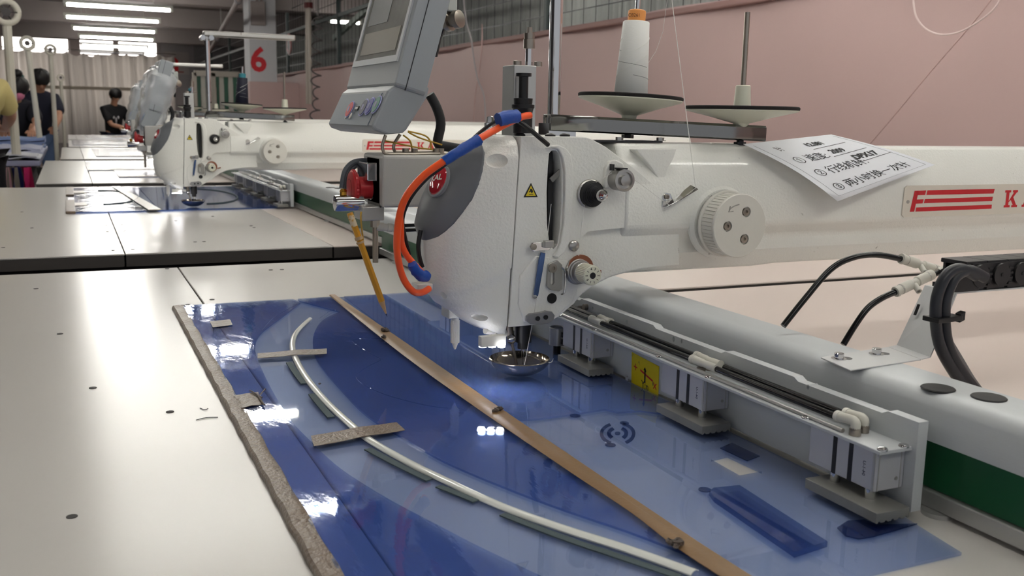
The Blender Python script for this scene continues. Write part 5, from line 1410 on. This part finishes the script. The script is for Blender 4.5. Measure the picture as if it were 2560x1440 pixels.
# ================================================================== PENCIL
PA, PB = ony(874, 532, 1.120), ony(968, 792, 1.105)
pd = (PB-PA); PL = pd.length; pu = pd.normalized()
pn = thing('pencil', 'yellow pencil hanging tip-down by an elastic from the regulator', 'pencil', PB)
MB().lathe([(.0036, 0), (.0040, .002), (.0040, PL*.85)], PA, pd, 6).build('barrel', mat('pencil_yellow', (206, 146, 34), .35, var=.08, var_scale=200), pn, smooth=0)
MB().lathe([(.0039, 0), (.0010, PL*.115), (.0008, PL*.12)], PA+pu*PL*.85, pd, 12).build('sharpened_wood', mat('pencil_wood', (206, 168, 120), .6), pn)
MB().lathe([(.0009, 0), (.0002, PL*.035)], PA+pu*PL*.965, pd, 8).build('lead', INK, pn)
MB().lathe([(.0037, 0), (.0040, .001), (.0040, .014)], PA+pu*.003, pd, 12).build('worn_wrap', mat('worn_white', (206, 190, 160), .5, dirt=((190, 140, 50), 160, .5)), pn)
MB().lathe([(.0048, 0), (.0052, .002), (.0048, .004)], PA+pu*.030, pd, 12).lathe([(.0050, 0), (.0050, .0025)], PA+pu*.036, pd, 12).build('elastic_band', mat('elastic_tan', (190, 160, 120), .7), pn)
MB().tube([PA+pu*.036+V(.004, 0, 0), ony(902, 548, 1.115), ony(903, 530, 1.118)], .0011, 6, 4).build('elastic_cord', mat('elastic_cord', (176, 140, 60), .7), pn)

# ================================================================== COPIES OF THE MACHINE ALONG THE ROW
M2 = V(-0.115, 2.20, 0); M3 = V(-0.03, 4.42, 0)
SKIP = ('take_up_lever', 'crossing_strand', 'dial_number', 'guide_screw')
copy_tree(sm, M2, 'blurred white long-arm sewing machine on the second table', skip=SKIP)
copy_tree(sm, M3, 'white long-arm sewing machine on the third table, hidden behind the second', skip=SKIP)
copy_tree(ts, M2, 'chrome thread stand with overhead arm on the second machine')
copy_tree(ts, M3, 'chrome thread stand on the third machine, mostly hidden')
NAVY = mat('navy_thread', (18, 20, 40), .6, bump=(900, .25, .0006), stretch=(.25, .25, 3))
TEAL = mat('teal_cone_tube', (40, 116, 130), .45)
cc, ca, chh = CONE1
cone(cc+M2, ca, chh, NAVY, TEAL, 'navy thread cone with teal tube on the second stand', scale=.92)
cone(cc+M3, ca, chh, NAVY, TEAL, 'dark thread cone on the third stand beside the bagged panel', scale=.9)
copy_tree(jb, M2, 'junction box with red emergency stop left of the second machine', skip=('wire', 'box_bolt'))
jb3 = copy_tree(jb, M3, 'junction box with red emergency stop left of the third machine', skip=('wire', 'box_bolt', 'support_rod', 'air_tube'))
PD = V(0, 0, -.030)
copy_tree(cp, M2+PD, 'control panel wrapped in clear plastic on the second machine', skip=('button_mark', 'port_label'))
copy_tree(cp, M3+PD, 'control panel wrapped in clear plastic on the third machine', skip=('button_mark', 'port_label'))
BAG = clear_plastic('crinkled_clear_bag', (0.93, 0.94, 0.96), 0.12, bump=(35, 1.0, 0.01), haze=0.40, haze_rgb=(232, 236, 240), ior=1.5)
def bag(off, label):
    t = thing('plastic_bag', label, 'bag', ony(1000, 340, 1.2)+off, 'clear bags over the far control panels')
    c0 = V(f0.x, (PYN+PYF)/2, f0.z)+lean*.055-fn_*.02+off
    rows = []
    for j in range(15):
        s_ = j/14
        v = lerp(-.125, .085, s_)
        row = []
        for i in range(28):
            th = 2*pi*i/28
            ex_ = math.copysign(abs(cos(th))**.5, cos(th)); ey_ = math.copysign(abs(sin(th))**.5, sin(th))
            taper = (1-.25*(1-s_)) if s_ < .9 else max(.15, 1-(s_-.9)*6)
            wob = 1+.018*sin(9*th+j*1.3)+.02*sin(5*th-j*2.2)
            row.append(c0+lean*v+V(0, ey_*.128*taper*wob, 0)-fn_*ex_*.052*taper*wob+V(.002*sin(j*2.0), .003*sin(j*1.4+i), 0))
        rows.append(row)
    MB().grid(rows, close=True).build('bag_film', BAG, t, smooth=60)
    top = c0+lean*.082
    b = MB()
    for k in range(9):
        a_ = 2*pi*k/9
        b.ball(top+V(.020*cos(a_), .07*sin(a_), .006*sin(k*2.1)), .020, .034, .012, 8, 6)
    b.build('knotted_top', BAG, t, smooth=60)
bag(M2+PD, 'clear crumpled plastic bag over the second machine\'s panel')
bag(M3+PD, 'clear crumpled plastic bag over the third machine\'s panel')

# templates lying on the tables further back
for i, (x0, x1, y0, y1, lab) in enumerate(((.42, .78, 4.75, 5.4, 'grey template lying on the third table beside the second machine'), (.30, .62, 5.3, 6.1, 'small grey template behind the second machine head on the third table'), (.38, 1.1, 6.9, 8.3, 'blue-grey template on the fourth table'), (.25, 1.1, 9.2, 10.5, 'blue-grey template on the fifth table'), (.40, 1.2, 11.3, 12.6, 'blue-grey template on the farthest table'))):
    x0 -= .22; x1 -= .22
    t = thing('template_board', lab, 'template', ((x0+x1)/2, y0, T))
    MB().box(x0, x1, y0, y1, T+.0006, T+.004).build('sheet', mat('greyblue_sheet', (150, 156, 176), .2, coat=.4), t, smooth=0)
    MB().box(x0+.1, x1-.1, y0+.2, y0+.6 if y1-y0 > .7 else y0+.35, T+.0042, T+.005).build('dark_field', mat('greyblue_field', (110, 114, 132), .25), t, smooth=0)
    MB().box(x0, x1, y0, y0+.03, T+.0042, T+.006).build('edge_tape', TAPE2, t, smooth=0)

# ================================================================== CORDS ON THE PINK PARTITION
CORD = mat('pinkish_white_cord', (226, 208, 204), .4)
cw = thing('power_cord', 'white cord looping down the pink partition at the right', 'cord', onx(2160, 340, 2.74))
MB().tube([onx(x, y, X) for x, y, X in ((2283, -30, 2.64), (2284, 10, 2.64), (2292, 45, 2.64), (2315, 72, 2.65), (2350, 86, 2.65), (2395, 81, 2.66), (2440, 58, 2.66), (2485, 22, 2.66), (2510, -20, 2.66))], .0030, 8, 5).build('cord', CORD, cw)
MB().tube([onx(x, y, X) for x, y, X in ((2500, -30, 2.66), (2430, 60, 2.68), (2330, 175, 2.70), (2230, 295, 2.73), (2140, 400, 2.76))], .0022, 8, 4).build('cord', mat('dusty_pink_cord', (202, 172, 168), .4), cw)
c2_ = thing('power_cord', 'grey-white cable hanging down the partition left of the machine bracket', 'cord', onx(1215, 310, 2.74))
MB().tube([onx(x, y, 2.74) for x, y in ((1157, -30), (1165, 50), (1178, 100), (1185, 150), (1195, 200), (1210, 240), (1214, 310), (1216, 400))], .006, 8, 5).build('cable', mat('pale_grey_cable', (176, 170, 172), .5), c2_)
MB().tube([onx(x, y, 2.75) for x, y in ((1205, 60), (1205, 110), (1198, 180), (1188, 240), (1183, 330))], .005, 8, 5).build('cable', MATS['dusty_pink_cord'], c2_)

# coiled hose and conduits near the column
ch_ = thing('coiled_hose', 'dark coiled air hose hanging before the pink partition', 'hose', onx(790, 310, 2.55))
a_, b_ = onx(795, 40, 2.55), onx(786, 318, 2.55)
pts = []
for k in range(150):
    s_ = k/149; p = lerp(a_, b_, s_)
    loose = .055 if (s_ < .62 or s_ > .82) else .03
    n_t = 9.5
    pts.append(p+V(loose*cos(2*pi*n_t*s_), loose*.7*sin(2*pi*n_t*s_), .02*sin(2*pi*n_t*s_)))
MB().tube(pts, .0085, 7).build('coil', mat('grey_coil', (96, 90, 90), .4), ch_, smooth=60)
MB().cyl(a_, a_+V(0, 0, .6), .008, n=6).build('drop_hose', MATS['grey_coil'], ch_)
for i, (px, lab) in enumerate(((768, 'left of the pair of pale conduits dropping beside the coiled hose'), (776, 'right of the pair of pale conduits dropping beside the coiled hose'))):
    p0, p1 = onx(px, 195, 2.6), onx(769+4*i, 20, 2.6)
    cd_ = thing('drop_conduit', lab, 'conduit', p0, 'pale drop conduits')
    MB().cyl(p0+V(0, 0, -.3), V(p1.x, p1.y, 2.78), .022, n=10).build('pipe', mat('pale_conduit', (178, 170, 160), .5), cd_)
    MB().cyl(p1, p1+V(0, 0, .06), .04, n=10).build('red_cap', mat('dull_red_cap', (110, 44, 44), .5), cd_)
wd = thing('wall_sign', 'red round sign on the mesh beside the column', 'sign', onx(722, 110, 2.78))
c = onx(722, 110, 2.78)
MB().cyl((2.79, c.y, c.z), (2.775, c.y, c.z), .14, n=24).build('disc', mat('faded_red', (140, 54, 58), .5), wd)
MB().cyl((2.7745, c.y, c.z), (2.773, c.y, c.z), .08, n=20).build('centre', WALLW, wd)

# steel rack before the far wall, with green and white panels
rk = thing('steel_rack', 'pale steel rack with green panels left of the white column', 'rack', (2.35, 15.4, 0))
RK = mat('pale_rack_paint', (170, 164, 154), .5)
y_ = 15.4
xs_ = [ony(x, 250, y_).x for x in (488, 535, 600)]
zt_ = ony(540, 183, y_).z
for x in xs_: MB().box(x-.03, x+.03, y_-.03, y_+.03, 0, zt_).build('upright', RK, rk, smooth=0)
MB().box(xs_[0], xs_[2], y_-.03, y_+.03, zt_-.05, zt_+.03).build('top_rail', RK, rk, smooth=0)
MB().box(xs_[0], xs_[2], y_-.03, y_+.03, 1.05, 1.12).build('mid_rail', RK, rk, smooth=0)
for k in range(9):
    x = lerp(xs_[0]+.06, xs_[2]-.06, k/8)
    MB().box(x-.03, x+.03, y_+.03, y_+.05, 1.12, zt_-.05).build('slat', [mat('rack_green', (52, 96, 78), .5), mat('rack_white', (186, 184, 176), .6)][k % 2], rk, smooth=0)
MB().box(xs_[0], xs_[2], y_+.03, y_+.05, .5, 1.05).build('pink_board', PINK, rk, smooth=0)

# ================================================================== LEFT WORK TABLE AND ITS THINGS
WT = thing('work_table', 'left work table covered with blue-grey cloth sheets', 'table', (-.9, 8, 0))
CLOTH = mat('lavender_sheet', (150, 152, 180), .45, bump=(14, .3, .02), var=.1, var_scale=4)
MB().box(-2.4, -.16, 6.45, 9.15, .765, .795).build('top', CLOTH, WT, smooth=0, bevel=.004)
for x in (-2.3, -.28):
    for y in (6.6, 8.9): MB().box(x, x+.05, y, y+.05, 0, .765).build('leg', mat('leg_grey', (120, 116, 116), .5), WT, smooth=0)
MB().box(-.26, -.22, 6.6, 8.95, .62, .68).build('rail', MATS['leg_grey'], WT, smooth=0)
MB().tube([(-.42, 6.75, .76), (-.2, 6.72, .62)], .012, 6).build('brace', MATS['leg_grey'], WT)
for i, (x0, x1, y0, y1, h, rgb, lab) in enumerate(((-.62, -.17, 8.3, 8.9, .075, (118, 136, 178), 'folded blue fabric piled on the work table before the dark-clothed people'), (-.5, -.17, 6.5, 7.1, .018, (196, 198, 206), 'pale flat board lying on the near end of the work table'), (-.44, -.17, 7.2, 8.1, .036, (170, 174, 196), 'grey-blue sheet stack on the work table behind the bare forearm'))):
    t = thing('fabric_stack', lab, 'fabric', ((x0+x1)/2, y0, .795))
    n = 4 if h > .05 else 2
    for k in range(n):
        dx, dy = random.uniform(-.015, .015), random.uniform(-.02, .02)
        z0 = .807+h*k/n
        rows = [[(lerp(x0, x1, a/8)+dx, lerp(y0, y1, c/6)+dy, z0+.006*sin(a*1.3+k)+.004*sin(c*1.7+k*2)) for a in range(9)] for c in range(7)]
        MB().slab(rows, (0, 0, h/n*.85)).build('fold', mat('fabric_%d' % i, rgb, .7, var=.08, var_scale=8), t, smooth=50)

# white poles with ring tops
POLE = mat('cream_pole', (196, 192, 180), .45)
for i, (rx, ry, bx_, by2, Y, r_) in enumerate(((15, 30, 42, 400, 6.6, .080), (68, 108, 96, 320, 8.6, .058), (126, 124, 138, 318, 10.6, .055), (152, 194, 160, 325, 13.5, .048))):
    c = ony(rx, ry, Y); bpt = ony(bx_, by2, Y)
    zb_ = .795 if Y < 9 else 0
    lab = ['nearest and largest white ring-topped pole at the left edge', 'second white ring-topped pole among the dark-clothed people', 'third white ring-topped pole before the far windows', 'smallest and farthest white ring-topped pole by the curtain'][i]
    t = thing('ring_pole', lab, 'pole', (bpt.x, Y, zb_), 'white ring-topped poles')
    d = (bpt-c).normalized()
    MB().tube([c+d*r_, V(lerp(c.x, bpt.x, (c.z-zb_)/max(.01, c.z-bpt.z)), Y, zb_)], .026 if i == 0 else .022, 10).build('pole', POLE, t)
    MB().tube([c+V(r_*.78*cos(2*pi*k/28), .25*r_*cos(2*pi*k/28), r_*.78*sin(2*pi*k/28)) for k in range(29)], r_*.24, 8).build('ring', POLE, t, smooth=60)
    MB().cyl(c+V(0, -.015, 0), c+V(0, .015, 0), r_*.32, n=14).build('fan_hub', mat('dull_dark', (70, 66, 66), .6), t)
    b = MB()
    for k in range(6):
        a = 2*pi*k/6; b.tube([c, c+V(r_*.75*cos(a), 0, r_*.75*sin(a))], r_*.05, 5)
    o = b.build('spokes', MATS['dull_dark'], t); o['kind'] = 'stuff'

# ================================================================== PEOPLE
SKIN = mat('skin', (186, 138, 112), .5)
HAIR = mat('black_hair', (20, 17, 18), .45, bump=(160, .5, .004))
def skin_mesh(name, joints, edges, m, parent, root=0, sub=2):
    """joints: (position, radius); grown with the Skin modifier"""
    me = bpy.data.meshes.new(name); me.from_pydata([tuple(j[0]) for j in joints], edges, [])
    o = bpy.data.objects.new(name, me); COL.objects.link(o)
    o.modifiers.new('skin', 'SKIN').use_smooth_shade = True
    lay = me.skin_vertices[0] if me.skin_vertices else None
    if lay is None:
        bm = bmesh.new(); bm.from_mesh(me); bm.verts.layers.skin.verify(); bm.to_mesh(me); bm.free(); lay = me.skin_vertices[0]
    for i, j in enumerate(joints):
        r = j[1]; lay.data[i].radius = (r, r) if not isinstance(r, tuple) else r
        lay.data[i].use_root = (i == root)
    ss = o.modifiers.new('sub', 'SUBSURF'); ss.levels = sub; ss.render_levels = sub
    bpy.context.view_layer.update()
    new = bpy.data.meshes.new_from_object(o.evaluated_get(bpy.context.evaluated_depsgraph_get()))
    o.modifiers.clear(); o.data = new
    new.materials.clear(); new.materials.append(m)
    new.polygons.foreach_set('use_smooth', [True]*len(new.polygons))
    if parent: attach(o, parent)
    return o
def person(label, base, face_dir, lean_f, hands, shirt, trousers, height=1.58, head_down=.5, hair_extra=None, group='people working in the hall', sleeve=.55, shirt_print=None, face_mask=None):
    """standing figure: base on the floor, facing face_dir (angle in plan), bent forward by lean_f, hands at two points"""
    base = Vector(base); k = height/1.58
    F = V(cos(face_dir), sin(face_dir), 0); S = V(-F.y, F.x, 0); U = V(0, 0, 1)
    def at(f, s, z): return base+F*f*k+S*s*k+U*z*k
    t = thing('person', label, 'person', base, group)
    hip = at(0, 0, .84)
    tr = lambda f, s, h: hip+(F*sin(lean_f)+U*cos(lean_f))*h*k+(F*cos(lean_f)-U*sin(lean_f))*f*k+S*s*k
    chest, neck0 = tr(0, 0, .34), tr(.0, 0, .475)
    hd = head_down
    hdir = (F*sin(lean_f*.6+hd)+U*cos(lean_f*.6+hd))
    neck1 = neck0+(F*sin(lean_f)+U*cos(lean_f))*.03*k+F*.02*k
    headc = neck1+hdir*.115*k
    J = [(hip, .085*k), (tr(0, 0, .16), .085*k), (chest, .092*k), (neck0, .050*k), (neck1, .048*k), (headc-hdir*.045*k, .062*k), (headc+hdir*.02*k, .084*k), (headc+hdir*.075*k, .072*k)]
    E_ = [(0, 1), (1, 2), (2, 3), (3, 4), (4, 5), (5, 6), (6, 7)]
    shirtJ = [(hip-U*.02*k, .13*k), (tr(0, 0, .12), .135*k), (tr(0, 0, .28), .142*k), (tr(0, 0, .40), .115*k), (tr(0, 0, .485), .056*k)]
    shirtE = [(0, 1), (1, 2), (2, 3), (3, 4)]
    for sgn, hp in zip((1, -1), hands):
        sh = tr(-.01, .148*sgn, .39); hp = Vector(hp)
        L1, L2 = .27*k, .24*k
        dv = hp-sh; D = min(dv.length, (L1+L2)*.98); dn = dv.normalized()
        a = (L1*L1-L2*L2+D*D)/(2*D); hh = sqrt(max(L1*L1-a*a, 0))
        pole = (S*sgn*.8-U*.7-F*.15); pole = (pole-dn*pole.dot(dn)).normalized()
        el = sh+dn*a+pole*hh; wr = sh+dn*D
        n = len(J)
        J += [(sh, .050*k), (lerp(sh, el, .5), .047*k), (el, .038*k), (lerp(el, wr, .4), .037*k), (wr, .025*k)]
        E_ += [(2, n), (n, n+1), (n+1, n+2), (n+2, n+3), (n+3, n+4)]
        fd = (wr-el).normalized(); sd_ = fd.cross(U).normalized(); pu_ = sd_.cross(fd)
        J.append((wr+fd*.045*k, (.036*k, .018*k))); E_.append((n+4, n+5))
        for q, (off, Lf) in enumerate(((-.028, .058), (-.010, .068), (.009, .064), (.027, .050))):
            b_ = wr+fd*.075*k+sd_*off*k
            m_ = len(J)
            J += [(b_, .0115*k), (b_+fd*Lf*.5*k-pu_*.006*k, .0095*k), (b_+fd*Lf*.85*k-pu_*.028*k, .008*k)]
            E_ += [(n+5, m_), (m_, m_+1), (m_+1, m_+2)]
        m_ = len(J)
        J += [(wr+fd*.03*k+sd_*.040*k*sgn, .012*k), (wr+fd*.065*k+sd_*.055*k*sgn-pu_*.012*k, .0095*k)]
        E_ += [(n+5, m_), (m_, m_+1)]
        ns = len(shirtJ)
        shirtJ += [(sh, .072*k), (lerp(sh, el, sleeve), .070*k), (lerp(sh, el, sleeve+.30), .063*k)]
        shirtE += [(3, ns), (ns, ns+1), (ns+1, ns+2)]
    trJ = [(hip+U*.02*k, .125*k)]; trE = []
    for sgn in (1, -1):
        n = len(J)
        h0 = hip+S*.085*sgn*k-U*.04*k; kn = at(.02, .09*sgn, .45); an = at(-.02, .09*sgn, .08); toe = at(.12, .10*sgn, .035)
        J += [(h0, .085*k), (kn, .055*k), (an, .036*k), (toe, .032*k)]; E_ += [(0, n), (n, n+1), (n+1, n+2), (n+2, n+3)]
        m_ = len(trJ)
        trJ += [(h0, .100*k), (kn, .075*k), (at(-.02, .09*sgn, .12), .062*k)]; trE += [(0, m_), (m_, m_+1), (m_+1, m_+2)]
    skin_mesh('body', J, E_, SKIN, t)
    skin_mesh('shirt', shirtJ, shirtE, shirt, t)
    skin_mesh('trousers', trJ, trE, trousers, t)
    # face and hair
    ff = (F*cos(lean_f*.6+hd)-U*sin(lean_f*.6+hd))
    def hp_(f, s, h): return headc+ff*f*k+S*s*k+hdir*h*k
    for s in (-1, 1):
        MB().ball(hp_(.078, .032*s, .015), .011*k, .011*k, .007*k, 8, 6).build('eye', HAIR, t)
        MB().ball(hp_(-.005, .084*s, .0), .012*k, .016*k, .026*k, 8, 6).build('ear', SKIN, t)
    MB().ball(hp_(.090, 0, -.012), .014*k, .012*k, .020*k, 8, 6).build('nose', SKIN, t)
    MB().ball(hp_(.080, 0, -.048), .010*k, .022*k, .006*k, 8, 6).build('mouth', mat('lips', (150, 84, 78), .5), t)
    if face_mask: MB().ball(hp_(.05, 0, -.03), .05*k, .07*k, .05*k, 12, 8).build('face_mask', face_mask, t)
    hb = MB().ball((0, 0, 0), 1, 1, 1, 22, 14)
    keep = []
    for i, v in enumerate(hb.v):
        f_, s_, h_ = v
        r_ = 1.0+.03*sin(i*1.7)
        hb.v[i] = tuple(hp_(-.014+f_*.104*r_, s_*.096*r_, .022+h_*.100*r_ - (.03 if f_ < 0 else 0)*abs(f_)))
    hb.f = [f for f in hb.f if not all(((Vector(hb.v[i])-headc).dot(ff) > .035*k and (Vector(hb.v[i])-headc).dot(hdir) < .015*k) for i in f)]
    hb.build('hair', HAIR, t, smooth=70)
    if hair_extra: hair_extra(t, hp_, k)
    if shirt_print: shirt_print(t, tr, F, S)
    return t
BLK = mat('black_cotton', (20, 20, 24), .8); NVY = mat('navy_cotton', (24, 26, 44), .8); YLW = mat('pale_yellow_cotton', (204, 188, 128), .8); DEN = mat('dark_denim', (34, 38, 60), .8); PAT = mat('dark_patterned_cotton', (24, 24, 34), .8, dirt=((170, 174, 190), 26, .74))
def print_mouse(t, tr, F, S):
    p = tr(.138, -.01, .24)
    b = MB()
    for (f, s, h, r) in ((0, 0, 0, .042), (0, .035, .045, .022), (0, -.035, .045, .022), (0, 0, -.07, .034)):
        b.ball(tr(.132, s-.02, .24+h), .012, r, r, 10, 7)
    b.build('white_print', mat('white_print', (206, 206, 210), .8), t)
pY = 15.0
pc0 = ony(286, 300, pY)
person('person in a black T-shirt with a white print, standing head bowed beyond the far table', (pc0.x-.02, pY, 0), radians(-68), .12, [ony(312, 318, pY-.22), ony(318, 322, pY-.24)], BLK, DEN, height=1.43, head_down=.45, shirt_print=print_mouse)
o = MB().box(pc0.x+.16, pc0.x+.20, pY-.36, pY-.33, ony(318, 322, pY-.3).z, ony(318, 318, pY-.3).z+.05).build('small_tool', mat('reddish_tool', (150, 80, 66), .5)); tag(o, 'small reddish tool held by the person in the black T-shirt', 'tool')
def scrunchie(t, hp_, k):
    MB().ball(hp_(-.075, 0, .11), .045*k, .05*k, .04*k, 12, 8).build('hair_bun', HAIR, t)
    MB().tube([hp_(-.06+.03*cos(a), .045*sin(a), .085) for a in (2*pi*i/14 for i in range(15))], .016*k, 7).build('hair_tie', mat('teal_tie', (44, 90, 88), .7), t)
bY = 9.55
pb0 = ony(52, 300, bY)
person('person in a dark patterned top with a teal hair tie, bent over the work table', (pb0.x-.10, bY+.30, 0), radians(-75), .62, [V(pb0.x+.10, bY-.35, .90), V(pb0.x-.12, bY-.35, .88)], PAT, DEN, height=1.50, head_down=.35, hair_extra=scrunchie, face_mask=mat('pink_mask', (206, 120, 150), .7))
p2 = ony(98, 300, 10.9)
person('person in a navy top seen from behind a white pole, leaning over the work table', (p2.x-.02, 11.3, 0), radians(-80), .42, [V(p2.x+.14, 10.65, .86), V(p2.x-.06, 10.6, .86)], NVY, mat('blue_jeans', (92, 112, 150), .8), height=1.58, head_down=.45)
sh_ = ony(-16, 222, 6.75)
person('person in a pale yellow shirt at the left edge, bare forearm reaching to the table', (sh_.x-.10, 6.15, 0), radians(78), .30, [V(sh_.x-.30, 6.75, .86), ony(22, 368, 6.95)], YLW, BLK, height=1.56, head_down=.4, sleeve=.5)
# things hanging under the work table
for i, (px, py, w_, h_, rgb, lab) in enumerate(((8, 440, .07, .3, (196, 150, 160), 'pink printed cloth hanging under the work table edge'), (68, 430, .05, .26, (190, 40, 100), 'magenta bag hanging under the work table'), (42, 432, .05, .26, (40, 46, 110), 'dark blue cloth strip hanging under the work table'), (26, 436, .08, .3, (120, 112, 104), 'beige sack standing under the work table'), (104, 425, .05, .24, (60, 58, 56), 'dark grey bag hanging under the work table corner'))):
    c = ony(px, py, 6.40)
    rows = [[(c.x+w_*(a/6-.5)*1.1*(1-.25*j/6)+.01*sin(a*2+j), 6.40+.02*cos(a*1.2+i), .76-h_*1.6*j/6) for a in range(7)] for j in range(7)]
    o = MB().slab(rows, (0, .03, 0)).build('hanging_cloth', mat('hang_%d' % i, rgb, .8, var=.12, var_scale=10), smooth=60); tag(o, lab, 'cloth')
